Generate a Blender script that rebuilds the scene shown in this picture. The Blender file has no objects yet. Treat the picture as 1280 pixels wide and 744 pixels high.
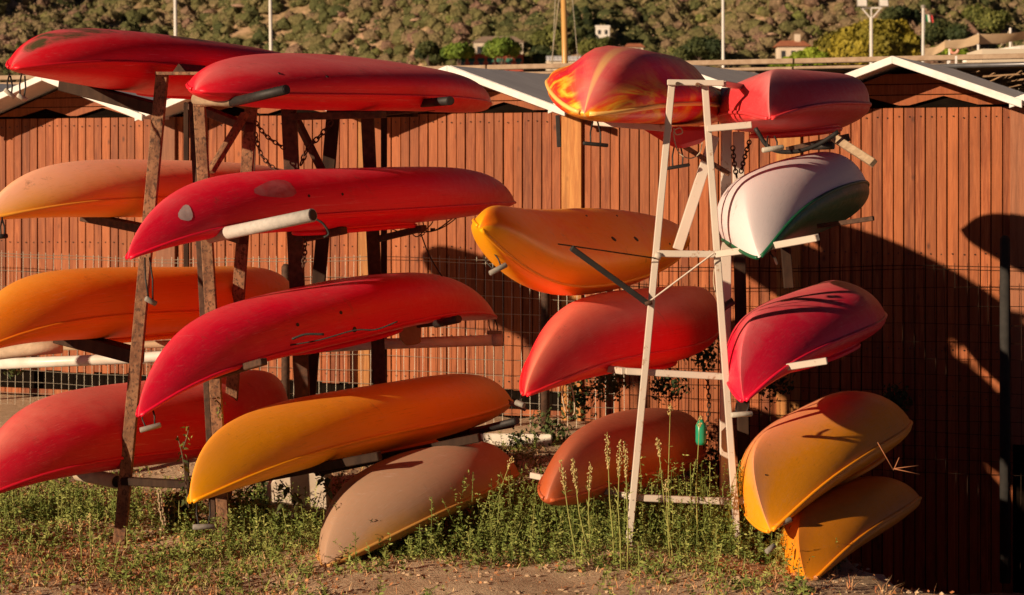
import bpy, bmesh, math, random
import numpy as np
from mathutils import Vector, Matrix
R = math.radians
C = bpy.context.scene.collection
sc = bpy.context.scene
# ------------------------------------------------------------------ camera, sky, sun, exposure
F, CX, HY, EYE = 2550.0, 640.0, 223.0, 1.7
cam = bpy.data.cameras.new('camera'); co = bpy.data.objects.new('camera', cam); C.objects.link(co)
co.location = (0, 0, EYE); co.rotation_euler = (R(90), 0, 0)
cam.sensor_width = 36; cam.lens = 36 * F / 1280; cam.shift_y = -(372 - HY) / 1280
cam.clip_start = .1; cam.clip_end = 3000
cam.dof.use_dof = True; cam.dof.focus_distance = 9.9; cam.dof.aperture_fstop = 6.3
sc.camera = co
SX, SZ = 1.2, .42                       # sun travels (SX, 1, -SZ)
w = bpy.data.worlds.new('World'); sc.world = w; w.use_nodes = True
nt = w.node_tree; bg = nt.nodes['Background']; sky = nt.nodes.new('ShaderNodeTexSky')
sky.sky_type = 'NISHITA'; sky.sun_disc = False; sky.air_density = .08; sky.dust_density = .0; sky.altitude = 0
sky.sun_elevation = math.atan(SZ / math.hypot(SX, 1)); sky.sun_rotation = math.atan2(-SX, -1)
nt.links.new(sky.outputs[0], bg.inputs[0]); bg.inputs[1].default_value = .05
sd = bpy.data.lights.new('sun', 'SUN'); so = bpy.data.objects.new('sun', sd); C.objects.link(so)
sd.energy = 5.0; sd.angle = R(.5); sd.color = (1, .74, .5)
so.rotation_euler = Vector((SX, 1, -SZ)).to_track_quat('-Z', 'Y').to_euler(); so.location = (-6, -10, 6)
sc.view_settings.view_transform = 'Standard'; sc.view_settings.look = 'None'
sc.view_settings.exposure = 0.40; sc.view_settings.gamma = 1

def at(px, py, Y): return Vector(((px - CX) / F * Y, Y, EYE - (py - HY) / F * Y))
rng = np.random.default_rng(7); rnd = random.Random(5)

# ------------------------------------------------------------------ helpers
def tag(o, label=None, cat=None, group=None, kind=None):
    if label: o['label'] = label
    if cat: o['category'] = cat
    if group: o['group'] = group
    if kind: o['kind'] = kind
    return o
def empty(name, loc, label=None, cat=None, group=None):
    o = bpy.data.objects.new(name, None); C.objects.link(o); o.location = loc; o.empty_display_size = .1
    return tag(o, label, cat, group)
ROOT = {}
def wpos(p): 
    v = Vector((0, 0, 0))
    while p: v = v + p.location; p = p.parent
    return v
def link(name, me, m, parent=None):
    if m and not me.materials: me.materials.append(m)
    o = bpy.data.objects.new(name, me); C.objects.link(o); o.parent = parent
    return o
def mesh_np(name, V, Fc, m, parent=None, smooth=False, attrs=None, world=True):
    """V (n,3) world coordinates, Fc (k,3|4) faces"""
    V = np.asarray(V, np.float32)
    if parent is not None and world: V = V - np.array(wpos(parent), np.float32)
    me = bpy.data.meshes.new(name)
    Fc = np.asarray(Fc, np.int32); k, q = Fc.shape
    me.vertices.add(len(V)); me.vertices.foreach_set('co', V.ravel())
    me.loops.add(k * q); me.loops.foreach_set('vertex_index', Fc.ravel())
    me.polygons.add(k); me.polygons.foreach_set('loop_start', np.arange(0, k * q, q, dtype=np.int32))
    me.polygons.foreach_set('loop_total', np.full(k, q, np.int32))
    me.polygons.foreach_set('use_smooth', np.full(k, smooth))
    me.update(calc_edges=True); me.validate()
    for an, av in (attrs or {}).items():
        a = me.attributes.new(an, 'FLOAT', 'POINT'); a.data.foreach_set('value', np.asarray(av, np.float32))
    return link(name, me, m, parent)
class MB:
    """collects simple solids given in world coordinates"""
    def __init__(s): s.V = []; s.F = []
    def add(s, vs, fs):
        n = len(s.V); s.V += [tuple(v) for v in vs]; s.F += [tuple(n + i for i in f) for f in fs]; return s
    def hexa(s, a, b): # two quads (4 pts each) as caps
        s.add(list(a) + list(b), [(3, 2, 1, 0), (4, 5, 6, 7), (0, 1, 5, 4), (1, 2, 6, 5), (2, 3, 7, 6), (3, 0, 4, 7)]); return s
    def beam(s, p0, p1, w, h, up=(0, 0, 1)):
        p0, p1 = Vector(p0), Vector(p1); d = (p1 - p0).normalized(); u = Vector(up)
        if abs(d.dot(u)) > .95: u = Vector((0, 1, 0))
        x = d.cross(u).normalized(); z = x.cross(d).normalized()
        q = [x * a * w / 2 + z * b * h / 2 for a, b in ((-1, -1), (1, -1), (1, 1), (-1, 1))]
        return s.hexa([p0 + v for v in q], [p1 + v for v in q])
    def box(s, lo, hi): 
        (a, b, c), (d, e, f) = lo, hi
        return s.hexa([(a, b, c), (d, b, c), (d, e, c), (a, e, c)], [(a, b, f), (d, b, f), (d, e, f), (a, e, f)])
    def tube(s, pts, r, n=8, cap=True):
        pts = [Vector(p) for p in pts]; k = len(pts); rr = r if isinstance(r, (list, tuple)) else [r] * k
        vs = []; pu = None
        for i, p in enumerate(pts):
            d = (pts[min(i + 1, k - 1)] - pts[max(i - 1, 0)]).normalized()
            u = pu or (Vector((0, 0, 1)) if abs(d.z) < .9 else Vector((0, 1, 0)))
            x = d.cross(u); x = x.normalized() if x.length > 1e-6 else Vector((1, 0, 0)); z = x.cross(d).normalized(); pu = z
            vs += [p + x * math.cos(a) * rr[i] + z * math.sin(a) * rr[i] for a in (j * 2 * math.pi / n for j in range(n))]
        fs = [(i * n + j, i * n + (j + 1) % n, (i + 1) * n + (j + 1) % n, (i + 1) * n + j) for i in range(k - 1) for j in range(n)]
        if cap: fs += [tuple(range(n - 1, -1, -1)), tuple((k - 1) * n + j for j in range(n))]
        return s.add(vs, fs)
    def build(s, name, m, parent=None, smooth=False, bevel=0):
        off = wpos(parent) if parent else Vector((0, 0, 0))
        me = bpy.data.meshes.new(name); me.from_pydata([tuple(Vector(v) - off) for v in s.V], [], s.F)
        bm = bmesh.new(); bm.from_mesh(me); bmesh.ops.recalc_face_normals(bm, faces=bm.faces)
        if bevel: bmesh.ops.bevel(bm, geom=list(bm.edges), offset=bevel, segments=1, affect='EDGES', clamp_overlap=True)
        bm.to_mesh(me); bm.free()
        if smooth:
            me.polygons.foreach_set('use_smooth', [len(p.vertices) == 4 for p in me.polygons])
        return link(name, me, m, parent)

# ------------------------------------------------------------------ materials
class NT:
    def __init__(s, name, rough=.6, spec=.5, metal=0):
        s.m = bpy.data.materials.new(name); s.m.use_nodes = True; s.t = s.m.node_tree; s.b = s.t.nodes['Principled BSDF']
        s.b.inputs['Roughness'].default_value = rough; s.b.inputs['Specular IOR Level'].default_value = spec
        s.b.inputs['Metallic'].default_value = metal
        s.tc = s.n('ShaderNodeTexCoord')
    def n(s, t, **k):
        o = s.t.nodes.new(t)
        for a, v in k.items(): setattr(o, a, v)
        return o
    def l(s, a, b): s.t.links.new(a, b)
    def vec(s, scale=(1, 1, 1), rand=False, rot=(0, 0, 0)):
        mp = s.n('ShaderNodeMapping'); mp.inputs['Scale'].default_value = scale; mp.inputs['Rotation'].default_value = rot
        s.l(s.tc.outputs['Object'], mp.inputs['Vector'])
        if rand:
            oi = s.n('ShaderNodeObjectInfo'); mu = s.n('ShaderNodeMath', operation='MULTIPLY'); mu.inputs[1].default_value = 57.3
            s.l(oi.outputs['Random'], mu.inputs[0]); s.l(mu.outputs[0], mp.inputs['Location'])
        return mp.outputs[0]
    def noise(s, sc_, detail=4, rough=.6, vec=None, dist=0):
        o = s.n('ShaderNodeTexNoise'); o.inputs['Scale'].default_value = sc_; o.inputs['Detail'].default_value = detail
        o.inputs['Roughness'].default_value = rough; o.inputs['Distortion'].default_value = dist
        s.l(vec or s.tc.outputs['Object'], o.inputs['Vector']); return o.outputs['Fac']
    def rng(s, v, a, b, c=0, d=1):
        o = s.n('ShaderNodeMapRange'); o.inputs[1].default_value = a; o.inputs[2].default_value = b
        o.inputs[3].default_value = c; o.inputs[4].default_value = d; s.l(v, o.inputs[0]); return o.outputs[0]
    def math(s, op, a, b=None):
        o = s.n('ShaderNodeMath', operation=op)
        for i, v in enumerate((a, b)):
            if v is None: continue
            if isinstance(v, (int, float)): o.inputs[i].default_value = v
            else: s.l(v, o.inputs[i])
        return o.outputs[0]
    def mix(s, f, a, b, mode='MIX'):
        o = s.n('ShaderNodeMix', data_type='RGBA', blend_type=mode)
        for sock, v in ((o.inputs[0], f), (o.inputs[6], a), (o.inputs[7], b)):
            if isinstance(v, (int, float)): sock.default_value = v
            elif isinstance(v, tuple): sock.default_value = v + (1,)
            else: s.l(v, sock)
        return o.outputs[2]
    def ramp(s, f, stops):
        o = s.n('ShaderNodeValToRGB'); e = o.color_ramp.elements
        while len(e) < len(stops): e.new(.5)
        for i, (p, c) in enumerate(stops): e[i].position = p; e[i].color = c + (1,)
        s.l(f, o.inputs[0]); return o.outputs[0]
    def attr(s, name):
        o = s.n('ShaderNodeAttribute'); o.attribute_name = name; return o.outputs['Fac']
    def bump(s, h, st=.3, dist=.01):
        o = s.n('ShaderNodeBump'); o.inputs['Strength'].default_value = st; o.inputs['Distance'].default_value = dist
        s.l(h, o.inputs['Height']); s.l(o.outputs[0], s.b.inputs['Normal'])
    def col(s, c):
        if isinstance(c, tuple): s.b.inputs['Base Color'].default_value = c + (1,)
        else: s.l(c, s.b.inputs['Base Color'])
        return s.m

def simple(name, a, b, scale=30, rough=.6, metal=0, bump=.2, spec=.4, stretch=(1, 1, 1)):
    k = NT(name, rough, spec, metal); v = k.vec(stretch, rand=True); n = k.noise(scale, 5, .6, v)
    k.bump(n, bump, .004)
    return k.col(k.mix(k.rng(n, .35, .65), a, b))

def wood_mat(name, a, b, c, bright=1.0, knots=True):
    k = NT(name, .62, .3); v = k.vec((16, 16, 1.1), rand=True)
    n = k.noise(3.0, 6, .65, v, .6); fine = k.noise(9.0, 4, .6, v)
    oi = k.n('ShaderNodeObjectInfo')
    base = k.mix(oi.outputs['Random'], a, b)
    wn = k.n('ShaderNodeTexWhiteNoise', noise_dimensions='1D'); k.l(k.math('MULTIPLY', oi.outputs['Random'], 91.7), wn.inputs['W'])
    base = k.mix(k.rng(n, .42, .62), base, c)
    base = k.mix(k.rng(fine, .3, .7, 0, .35), base, tuple(x * .45 for x in a))
    if knots:
        vo = k.n('ShaderNodeTexVoronoi'); vo.inputs['Scale'].default_value = 2.3
        k.l(k.vec((3.2, 3.2, 1.6), rand=True), vo.inputs['Vector'])
        base = k.mix(k.rng(vo.outputs['Distance'], .03, .11, .8, 0), base, tuple(x * .3 for x in a))
    st = k.noise(1.3, 5, .7, k.vec((1, 1, .7)))
    base = k.mix(k.rng(st, .5, .75, 0, .35), base, tuple(x * .35 for x in a))
    base = k.mix(k.rng(wn.outputs['Value'], .0, 1, 0, .38), base, (.0, .0, .0))
    drip = k.noise(2.2, 5, .7, k.vec((9, 9, .35)), .2)
    base = k.mix(k.rng(drip, .52, .68, 0, .45), base, tuple(x * .3 for x in a))
    k.bump(fine, .35, .003)
    return k.col(base)
M = {}
M['plank'] = wood_mat('cabin_wood', (.27, .060, .012), (.42, .118, .028), (.46, .140, .042))
M['gable'] = wood_mat('gable_wood', (.28, .064, .011), (.36, .095, .018), (.36, .10, .024))
M['pillar'] = wood_mat('pillar_wood', (.50, .20, .04), (.42, .15, .035), (.60, .27, .07))
M['pillar2'] = wood_mat('pillar_wood_brown', (.30, .11, .05), (.34, .12, .05), (.38, .15, .07))
M['void'] = simple('painted_dark_inside', (.006, .004, .003), (.010, .007, .005), 8, 1, 0, .1, 0)  # black colour stands for the shade inside the cabins
M['white'] = simple('white_board', (.78, .77, .74), (.66, .64, .6), 14, .5)
M['roofgrey'] = simple('grey_roof_sheet', (.88, .89, .92), (.74, .75, .78), 4, .32)
M['nail'] = simple('nail_iron', (.03, .02, .015), (.05, .03, .02), 50, .6)
k = NT('rusty_steel', .75, .3); v = k.vec((1, 1, .7), rand=True); n1 = k.noise(16, 6, .75, v); n2 = k.noise(70, 3, .7, v); n3 = k.noise(5, 3, .5, v)
M['rust'] = k.col(k.mix(k.rng(n2, .5, .62), k.mix(k.rng(n1, .42, .6), k.mix(k.rng(n3, .4, .6), (.12, .055, .028), (.17, .085, .045)), (.27, .145, .075)), (.075, .04, .024)))
k.bump(n1, .6, .004)
M['rustdark'] = simple('dark_rust_steel', (.035, .018, .011), (.085, .042, .024), 35, .8, 0, .5)
M['darkwood'] = simple('dark_rack_wood', (.022, .012, .008), (.045, .025, .015), 20, .8, 0, .4, .2, (1, 1, .3))
M['rackwhite'] = None
M['foam'] = simple('grey_foam_sleeve', (.42, .40, .37), (.52, .49, .45), 40, .9, 0, .3, .1)
M['black'] = simple('black_rubber', (.012, .012, .012), (.025, .022, .02), 40, .6)
M['gripgrey'] = simple('grey_grip', (.20, .19, .17), (.28, .26, .23), 60, .7)
M['griplight'] = simple('pale_grip', (.5, .47, .40), (.4, .37, .3), 60, .7)
M['pvc'] = simple('white_pvc', (.74, .72, .66), (.62, .58, .5), 12, .35)
M['oldpole'] = simple('old_wooden_pole', (.42, .32, .21), (.28, .2, .13), 40, .85, 0, .5, .2, (.15, 1, 1))
M['cloth'] = simple('beige_cloth', (.55, .45, .32), (.45, .36, .25), 30, .95, 0, .4)
M['wire'] = simple('galvanised_wire', (.30, .28, .22), (.42, .38, .3), 30, .5, .3, 0)
M['wiredark'] = simple('shade_dark_wire', (.018, .011, .008), (.035, .022, .015), 30, .9, 0, 0, 0)  # dark copy of the wire: shade on the right fence as colour
M['kerb'] = simple('pale_concrete', (.62, .58, .50), (.48, .44, .38), 14, .85, 0, .5)
M['post'] = simple('shade_dark_post', (.03, .028, .026), (.02, .019, .018), 20, .9)  # grey post coloured near-black, its shade painted in
M['rope'] = simple('pale_rope', (.5, .42, .3), (.4, .32, .22), 80, .9)
k = NT('peeling_white_paint', .55, .4); v = k.vec((1, 1, 1), rand=True)
n1 = k.noise(22, 6, .7, v); n2 = k.noise(4, 3, .5, v)
M['rackwhite'] = k.col(k.mix(k.rng(k.math('ADD', n1, k.math('MULTIPLY', n2, .35)), .80, .86), k.mix(n2, (.60, .54, .46), (.46, .41, .35)), (.30, .17, .10)))
k.bump(n1, .2, .003)

# ------------------------------------------------------------------ ground
WT = .38; WA = math.atan(WT); WD = 14.5; WS = 1.151        # WS: metres per cabin unit
ca, sa = math.cos(WA), math.sin(WA)
def wall(u, z, d=0):         # u along the cabin front, d metres in front of it (towards the camera)
    return Vector((u * WS * ca - d * sa, WD - u * WS * sa - d * ca, z * WS - .257))
def hum(x, y):
    h = .035 * np.sin(x * 1.7 + 1.3 * np.sin(y * .9)) * np.cos(y * 1.3 + .7) + .02 * np.sin(x * 4.1 + y * 3.3) + .012 * np.sin(x * 9.7 - y * 7.9) 
    near = np.clip((y - 6) / 2, 0, 1) * np.clip((16 - y) / 3, 0, 1)
    # hollow added beyond the low right rim to make that corner go dark
    dip = np.clip((x - 1.50 + (y - 9.4) * .2) / .5, 0, 1) * np.clip((y - 8.36) / .5, 0, 1) * np.clip((30 - y) / 12, 0, 1)
    dip = dip * dip * (3 - 2 * dip)
    return h * near * .8 - 1.0 * dip
def hill_h(x, y):
    s = np.clip((y - 365 + 12 * np.sin(x * .017)) , 0, 1e9)
    h = s * .52 + np.clip(s / 40, 0, 1) * (5 * np.sin(x * .03 + 1) + 3.5 * np.sin(x * .071 + y * .05) + 1.6 * np.sin(x * .19 - y * .11))
    return np.minimum(h, 170 + 20 * np.sin(x * .01))
xs = np.concatenate([np.linspace(-500, -8, 30), np.linspace(-7.8, 7.8, 160), np.linspace(8, 500, 30)])
ys = np.concatenate([np.linspace(-60, 5, 12), np.linspace(5.2, 16, 130), np.linspace(17, 362, 24)])
X, Y = np.meshgrid(xs, ys); Z = hum(X, Y) + np.where((Y > 5) & (Y < 15) & (abs(X) < 7.8), rng.normal(0, .004, X.shape), 0)
def grid_faces(ny, nx):
    i = np.arange(ny - 1)[:, None] * nx + np.arange(nx - 1)[None]; i = i.ravel()
    return np.stack([i, i + 1, i + nx + 1, i + nx], 1)
k = NT('sandy_soil', .95, .15)
a = k.noise(2.2, 6, .65); b = k.noise(28, 6, .75); c_ = k.noise(110, 3, .7)
base = k.mix(k.rng(a, .38, .62), (.64, .48, .32), (.44, .30, .19)); base = k.mix(k.rng(b, .45, .75), base, (.70, .55, .38))
base = k.mix(k.rng(c_, .55, .75, 0, .6), base, (.09, .055, .035))
hh = k.math('ADD', k.math('MULTIPLY', b, .7), k.math('MULTIPLY', c_, .3)); k.bump(hh, .7, .02)
M['soil'] = k.col(base)
tag(mesh_np('ground', np.stack([X, Y, Z], -1).reshape(-1, 3), grid_faces(*X.shape), M['soil'], smooth=True), 'sandy soil in front of the cabins', kind='structure')
# hillside
xs = np.linspace(-420, 420, 170); ys = np.linspace(355, 760, 110); X, Y = np.meshgrid(xs, ys)
k = NT('hill_earth', .95, .1); a = k.noise(.05, 6, .65); b = k.noise(.5, 5, .7)
base = k.mix(k.rng(a, .4, .6), (.30, .22, .11), (.50, .33, .21)); base = k.mix(k.rng(b, .45, .65), base, (.10, .085, .035))
M['hill'] = k.col(base)
tag(mesh_np('hillside', np.stack([X, Y, hill_h(X, Y)], -1).reshape(-1, 3), grid_faces(*X.shape), M['hill'], smooth=True), 'scrubby hillside of dry earth', kind='structure')

# ------------------------------------------------------------------ foliage tools
def leaf_cloud(cen, rad, n, size, r_, flat=.0, hue=None, shell=.55):
    """n small quads spread through ellipsoids; cen (k,3), rad (k,3)"""
    k_ = len(cen); idx = r_.integers(0, k_, n)
    d = r_.normal(size=(n, 3)); d /= np.linalg.norm(d, axis=1)[:, None]
    rr = shell + (1 - shell) * r_.random(n) ** .6
    lump = 1 + .18 * np.sin(d[:, 0] * 5 + idx) * np.sin(d[:, 1] * 6 + idx * 2) 
    p = cen[idx] + d * rad[idx] * (rr * lump)[:, None]
    a = r_.normal(size=(n, 3)); a /= np.linalg.norm(a, axis=1)[:, None]
    nrm = d * 1.2 + a; 
    t = np.cross(nrm, r_.normal(size=(n, 3))); t /= np.linalg.norm(t, axis=1)[:, None]
    b2 = np.cross(nrm, t); b2 /= np.linalg.norm(b2, axis=1)[:, None]
    s = (size * (.6 + .8 * r_.random(n)))[:, None] if np.isscalar(size) else (size[idx] * (.6 + .8 * r_.random(n)))[:, None]
    V = np.stack([p - t * s, p + b2 * s * .6, p + t * s, p - b2 * s * .6], 1).reshape(-1, 3)
    Fc = np.arange(4 * n).reshape(-1, 4)
    h = (idx * .61803) % 1 if hue is None else hue[idx]
    return V, Fc, np.repeat(np.clip(h * .8 + .2 * r_.random(n), 0, 1), 4)
def leaf_mat(name, stops, rough=.7, trans=0.0):
    k = NT(name, rough, .25); a = k.attr('hue'); 
    if trans: k.b.inputs['Transmission Weight'].default_value = 0
    return k.col(k.ramp(a, stops))
ico = None
def ico_arrays(sub):
    bm = bmesh.new(); bmesh.ops.create_icosphere(bm, subdivisions=sub, radius=1)
    V = np.array([v.co[:] for v in bm.verts]); Fc = np.array([[v.index for v in f.verts] for f in bm.faces]); bm.free(); return V, Fc
# scrub over the hill: one mass
N = 12500
hx = rng.uniform(-190, 190, N); hy = 392 + rng.random(N) ** 1.15 * 95
hx *= hy / 430
pat = np.sin(hx * .06 + 2 * np.sin(hy * .09)) + np.sin(hx * .023 - hy * .06 + 2)
keep = rng.random(N) < np.clip(.92 + .16 * pat, .45, 1); hx, hy = hx[keep], hy[keep]; N = len(hx)
hz = hill_h(hx, hy); rs = rng.uniform(.75, 2.1, N) * (1 + .3 * (rng.random(N) < .12))
hue = np.clip(.5 + .25 * np.sin(hx * .045 + 1) * np.cos(hy * .07) + rng.normal(0, .24, N), 0, 1)
IV, IF = ico_arrays(1)
nv = len(IV); jit = 1 + .30 * rng.normal(size=(N, nv, 1)).clip(-1.2, 1.2) * .55
V = (IV[None] * jit * (rs[:, None, None] * np.array([1.1, 1.1, .85])[None, None]) * .9) + np.stack([hx, hy, hz + rs * .45], -1)[:, None]
Fc = (IF[None] + (np.arange(N) * nv)[:, None, None]).reshape(-1, 3)
k = NT('scrub_leaves', .85, .15)
hn = k.noise(1.6, 4, .7)
base = k.ramp(k.attr('hue'), [(0, (.08, .095, .035)), (.3, (.15, .15, .055)), (.5, (.24, .20, .09)), (.68, (.28, .20, .12)), (.85, (.28, .16, .12)), (1, (.20, .22, .06))])
M['scrub'] = k.col(k.mix(k.rng(hn, .40, .8, 0, .6), base, (.06, .055, .025)))
k.bump(hn, 1, .8)
tag(mesh_np('scrub', V.reshape(-1, 3), Fc, M['scrub'], attrs={'hue': np.repeat(hue, nv)}), 'dense scrub and low trees covering the hillside', kind='stuff')
cl = np.stack([hx, hy, hz + rs * .5], -1)
V, Fc, hu = leaf_cloud(cl, rs[:, None] * np.array([1.2, 1.2, 1.05]), 430000, .22, rng, hue=hue, shell=.72)
tag(mesh_np('scrub_leaves', V, Fc, leaf_mat('scrub_leaf_tips', [(0, (.10, .12, .04)), (.3, (.19, .19, .07)), (.5, (.29, .24, .11)), (.68, (.34, .25, .15)), (.85, (.34, .20, .15)), (1, (.25, .27, .08))]), attrs={'hue': hu}), 'leafy tips of the hillside scrub', kind='stuff')

def on_hill(px, py, dx=0):
    """point of the hill seen at a pixel"""
    lo = 366.0
    for i in range(900):
        p = at(px, py, lo)
        if p.z <= float(hill_h(np.array(p.x), np.array(p.y))): return p
        lo += .5
    return at(px, py, 430)

# ------------------------------------------------------------------ trees
M['leaf_pine'] = leaf_mat('umbrella_pine_needles', [(0, (.06, .11, .012)), (.5, (.13, .20, .025)), (1, (.22, .29, .04))])
M['leaf_olive'] = leaf_mat('yellow_green_needles', [(0, (.11, .10, .012)), (.5, (.24, .20, .02)), (1, (.36, .29, .035))])
M['leaf_fresh'] = leaf_mat('fresh_leaves', [(0, (.10, .15, .01)), (.5, (.20, .27, .02)), (1, (.30, .37, .04))])
M['leaf_dark'] = leaf_mat('dark_leaves', [(0, (.02, .035, .012)), (.5, (.045, .06, .018)), (1, (.09, .10, .03))])
M['leaf_mid'] = leaf_mat('mid_leaves', [(0, (.06, .075, .015)), (.5, (.12, .13, .03)), (1, (.19, .20, .05))])
M['bark'] = simple('bark', (.14, .10, .07), (.08, .055, .04), 6, .9)
def tree(name, base, blobs, mat, n, size, label, cat='tree', trunk=True, group=None, core=.82, r0=.35):
    """blobs: (centre Vector, rx, ry, rz)"""
    t = empty(name, base, label, cat, group)
    cen = np.array([b[0][:] for b in blobs]); rad = np.array([b[1:] for b in blobs], float)
    V, Fc, hu = leaf_cloud(cen, rad, n, size, rng, shell=.75)
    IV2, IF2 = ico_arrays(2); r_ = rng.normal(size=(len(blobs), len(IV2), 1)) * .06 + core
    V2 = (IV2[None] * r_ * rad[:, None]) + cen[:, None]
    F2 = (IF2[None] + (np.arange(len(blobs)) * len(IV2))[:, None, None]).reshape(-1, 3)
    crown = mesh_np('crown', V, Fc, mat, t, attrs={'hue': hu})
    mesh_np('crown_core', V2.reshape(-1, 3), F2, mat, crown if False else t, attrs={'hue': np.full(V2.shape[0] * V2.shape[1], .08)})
    if trunk:
        top = Vector(cen.mean(0)); b0 = Vector(base); m = MB()
        mid = b0.lerp(top, .5) + Vector((r0 * .4, 0, 0))
        m.tube([b0, mid, top], [r0, r0 * .7, r0 * .3], 8)
        for b in blobs[:6]: m.tube([mid, mid.lerp(b[0], .6) + Vector((0, 0, -.1 * b[3])), b[0]], [r0 * .45, r0 * .3, r0 * .12], 6)
        m.build('trunk', M['bark'], t, True)
    return t
def crown_px(px0, px1, py0, py1, Y, k_, depth=.7, seed=1, dome=True):
    r_ = random.Random(seed); out = []
    w = (px1 - px0); h = (py1 - py0)
    for i in range(k_):
        u = (i + .5) / k_; x = px0 + w * (.1 + .8 * r_.random()); e = 1 - ((x - (px0 + px1) / 2) / (w / 2)) ** 2
        y = py1 - h * (.25 + .5 * r_.random()) * (max(e, .1) ** .5 if dome else 1)
        s = (.26 if k_ > 3 else .4) * min(w, h * 1.6) * (.7 + .5 * r_.random())
        c = at(x, y, Y); c.y += (r_.random() - .5) * depth * w / F * Y
        s = s / F * Y; out.append((c, s * 1.15, s, s * .8))
    return out
# big round yellow-green tree by the floodlight
YT = 150
bl = [(at(x, y, YT + dy), rx / F * YT, rx / F * YT, rz / F * YT) for x, y, rx, rz, dy in
      ((1045, 62, 26, 22, 0), (1068, 52, 26, 20, 1), (1092, 45, 26, 20, 0), (1118, 48, 26, 22, 1), (1135, 60, 18, 18, 0), (1100, 62, 30, 20, -2), (1070, 66, 30, 18, -2), (1034, 70, 16, 14, 0), (1128, 72, 24, 14, -1), (1055, 52, 14, 10, -1), (1108, 36, 14, 10, 0), (1088, 34, 12, 9, 0))]
tree('round_tree', (bl[3][0].x, YT, 0), bl, M['leaf_olive'], 26000, .17, 'large rounded yellow-green tree behind the floodlight mast', r0=.5)
bl = [(at(x, y, 120), r / F * 120, r / F * 120, r * .7 / F * 120) for x, y, r in ((972, 83, 10), (986, 79, 10), (1000, 73, 11), (1014, 69, 12), (1024, 74, 12), (998, 84, 14))]
tree('bright_green_bush', (bl[2][0].x, 120, 0), bl, M['leaf_fresh'], 7000, .14, 'bright lime green leafy bush below the cream house with orange roof', 'bush', r0=.2)
bl = [(at(x, y, 140), r / F * 140, r / F * 140, r * .6 / F * 140) for x, y, r in ((1170, 66, 12), (1186, 64, 12), (1200, 68, 12))]
tree('low_green_bush', (bl[1][0].x, 140, 0), bl, M['leaf_fresh'], 3000, .14, 'low green bush beneath the tan awnings', 'bush', r0=.2)
def hill_tree(name, px0, px1, py0, py1, mat, label, Y=None, k_=7, n=3500, size=.28, seed=3, base_py=None, flat=False, cat='tree'):
    Y = Y or on_hill((px0 + px1) / 2, min(py1 + 4, 88)).y - 3
    if flat:
        cx = (px0 + px1) / 2; w = px1 - px0; h = py1 - py0
        bl = [(at(cx + w * f, py0 + h * (.55 + g), Y + e), w * .26 / F * Y, w * .26 / F * Y, h * .42 / F * Y) for f, g, e in ((-.27, .1, 0), (-.1, -.08, 1), (.1, -.1, -1), (.27, .08, 0), (0, .05, -2), (.05, 0, 2), (-.18, .1, -1))]
    else: bl = crown_px(px0, px1, py0, py1, Y, k_, seed=seed)
    b = at((px0 + px1) / 2, (base_py or py1 + 2), Y); b.z = min(b.z, float(hill_h(np.array(b.x), np.array(Y))))
    return tree(name, (b.x, Y, b.z), bl, mat, n, size, label, cat, r0=.35)
hill_tree('umbrella_pine', 552, 593, 53, 72, M['leaf_pine'], 'smaller flat-topped umbrella pine beside the pale villa', Y=380, flat=True, base_py=90, size=.3)
hill_tree('umbrella_pine', 604, 651, 46, 70, M['leaf_pine'], 'larger flat-topped umbrella pine in front of the pale villa', Y=376, flat=True, base_py=92, size=.3)
hill_tree('broad_tree', 665, 706, 27, 62, M['leaf_mid'], 'broad green tree left of the wooden mast', Y=398, base_py=80, n=5000)
hill_tree('broad_tree', 716, 748, 24, 66, M['leaf_dark'], 'tall dark tree right of the wooden mast', Y=400, base_py=80, n=5000, seed=8)
hill_tree('dark_tree', 652, 690, 52, 84, M['leaf_dark'], 'dark bushy tree between the villa and the long pale roof', Y=385, base_py=90, seed=5, n=4000)
hill_tree('bushy_tree', 728, 762, 45, 70, M['leaf_mid'], 'rounded olive green tree below the small white house', Y=386, base_py=80, seed=6, n=4000)
hill_tree('bushy_tree', 700, 722, 38, 74, M['leaf_mid'], 'narrow bushy tree directly behind the wooden mast', Y=392, base_py=82, seed=12)
m_ = at(730, 30, 406)
for i, (px, py0, py1, lb) in enumerate(((719, 9, 32, 'slender dark cypress behind the wooden mast'), (733, 10, 40, 'taller dark cypress above the broad trees'))):
    Y = 404; bl = [(at(px + (j % 2) * 1.5, py0 + (py1 - py0) * (j + .5) / 4, Y), (1.2 + j * .8) * 3 / F * Y, (1.2 + j * .8) * 3 / F * Y, (py1 - py0) / 5 / F * Y) for j in range(4)]
    b = at(px, py1 + 6, Y); tree('cypress_tree', (b.x, Y, b.z), bl, M['leaf_dark'], 1600, .25, lb, r0=.2)
for i, (px0, px1, py0, py1, mt, lb) in enumerate((
    (1105, 1150, 5, 30, 'leaf_dark', 'dark green tree clump above the round yellow-green tree'),
    (1205, 1262, 2, 40, 'leaf_mid', 'grove of olive green trees above the tan awnings'),
    (1150, 1204, 24, 52, 'leaf_dark', 'dark bushy tree beside the striped flag'),
    (848, 896, 44, 76, 'leaf_dark', 'dark bushy tree to the left of the thin white mast'),
    (520, 552, 50, 82, 'leaf_dark', 'dark bushy tree beside the smaller umbrella pine'))):
    hill_tree('hill_tree', px0, px1, py0, py1, M[mt], lb, seed=20 + i, n=4200, size=.3, k_=9, base_py=py1 + 6)

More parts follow.
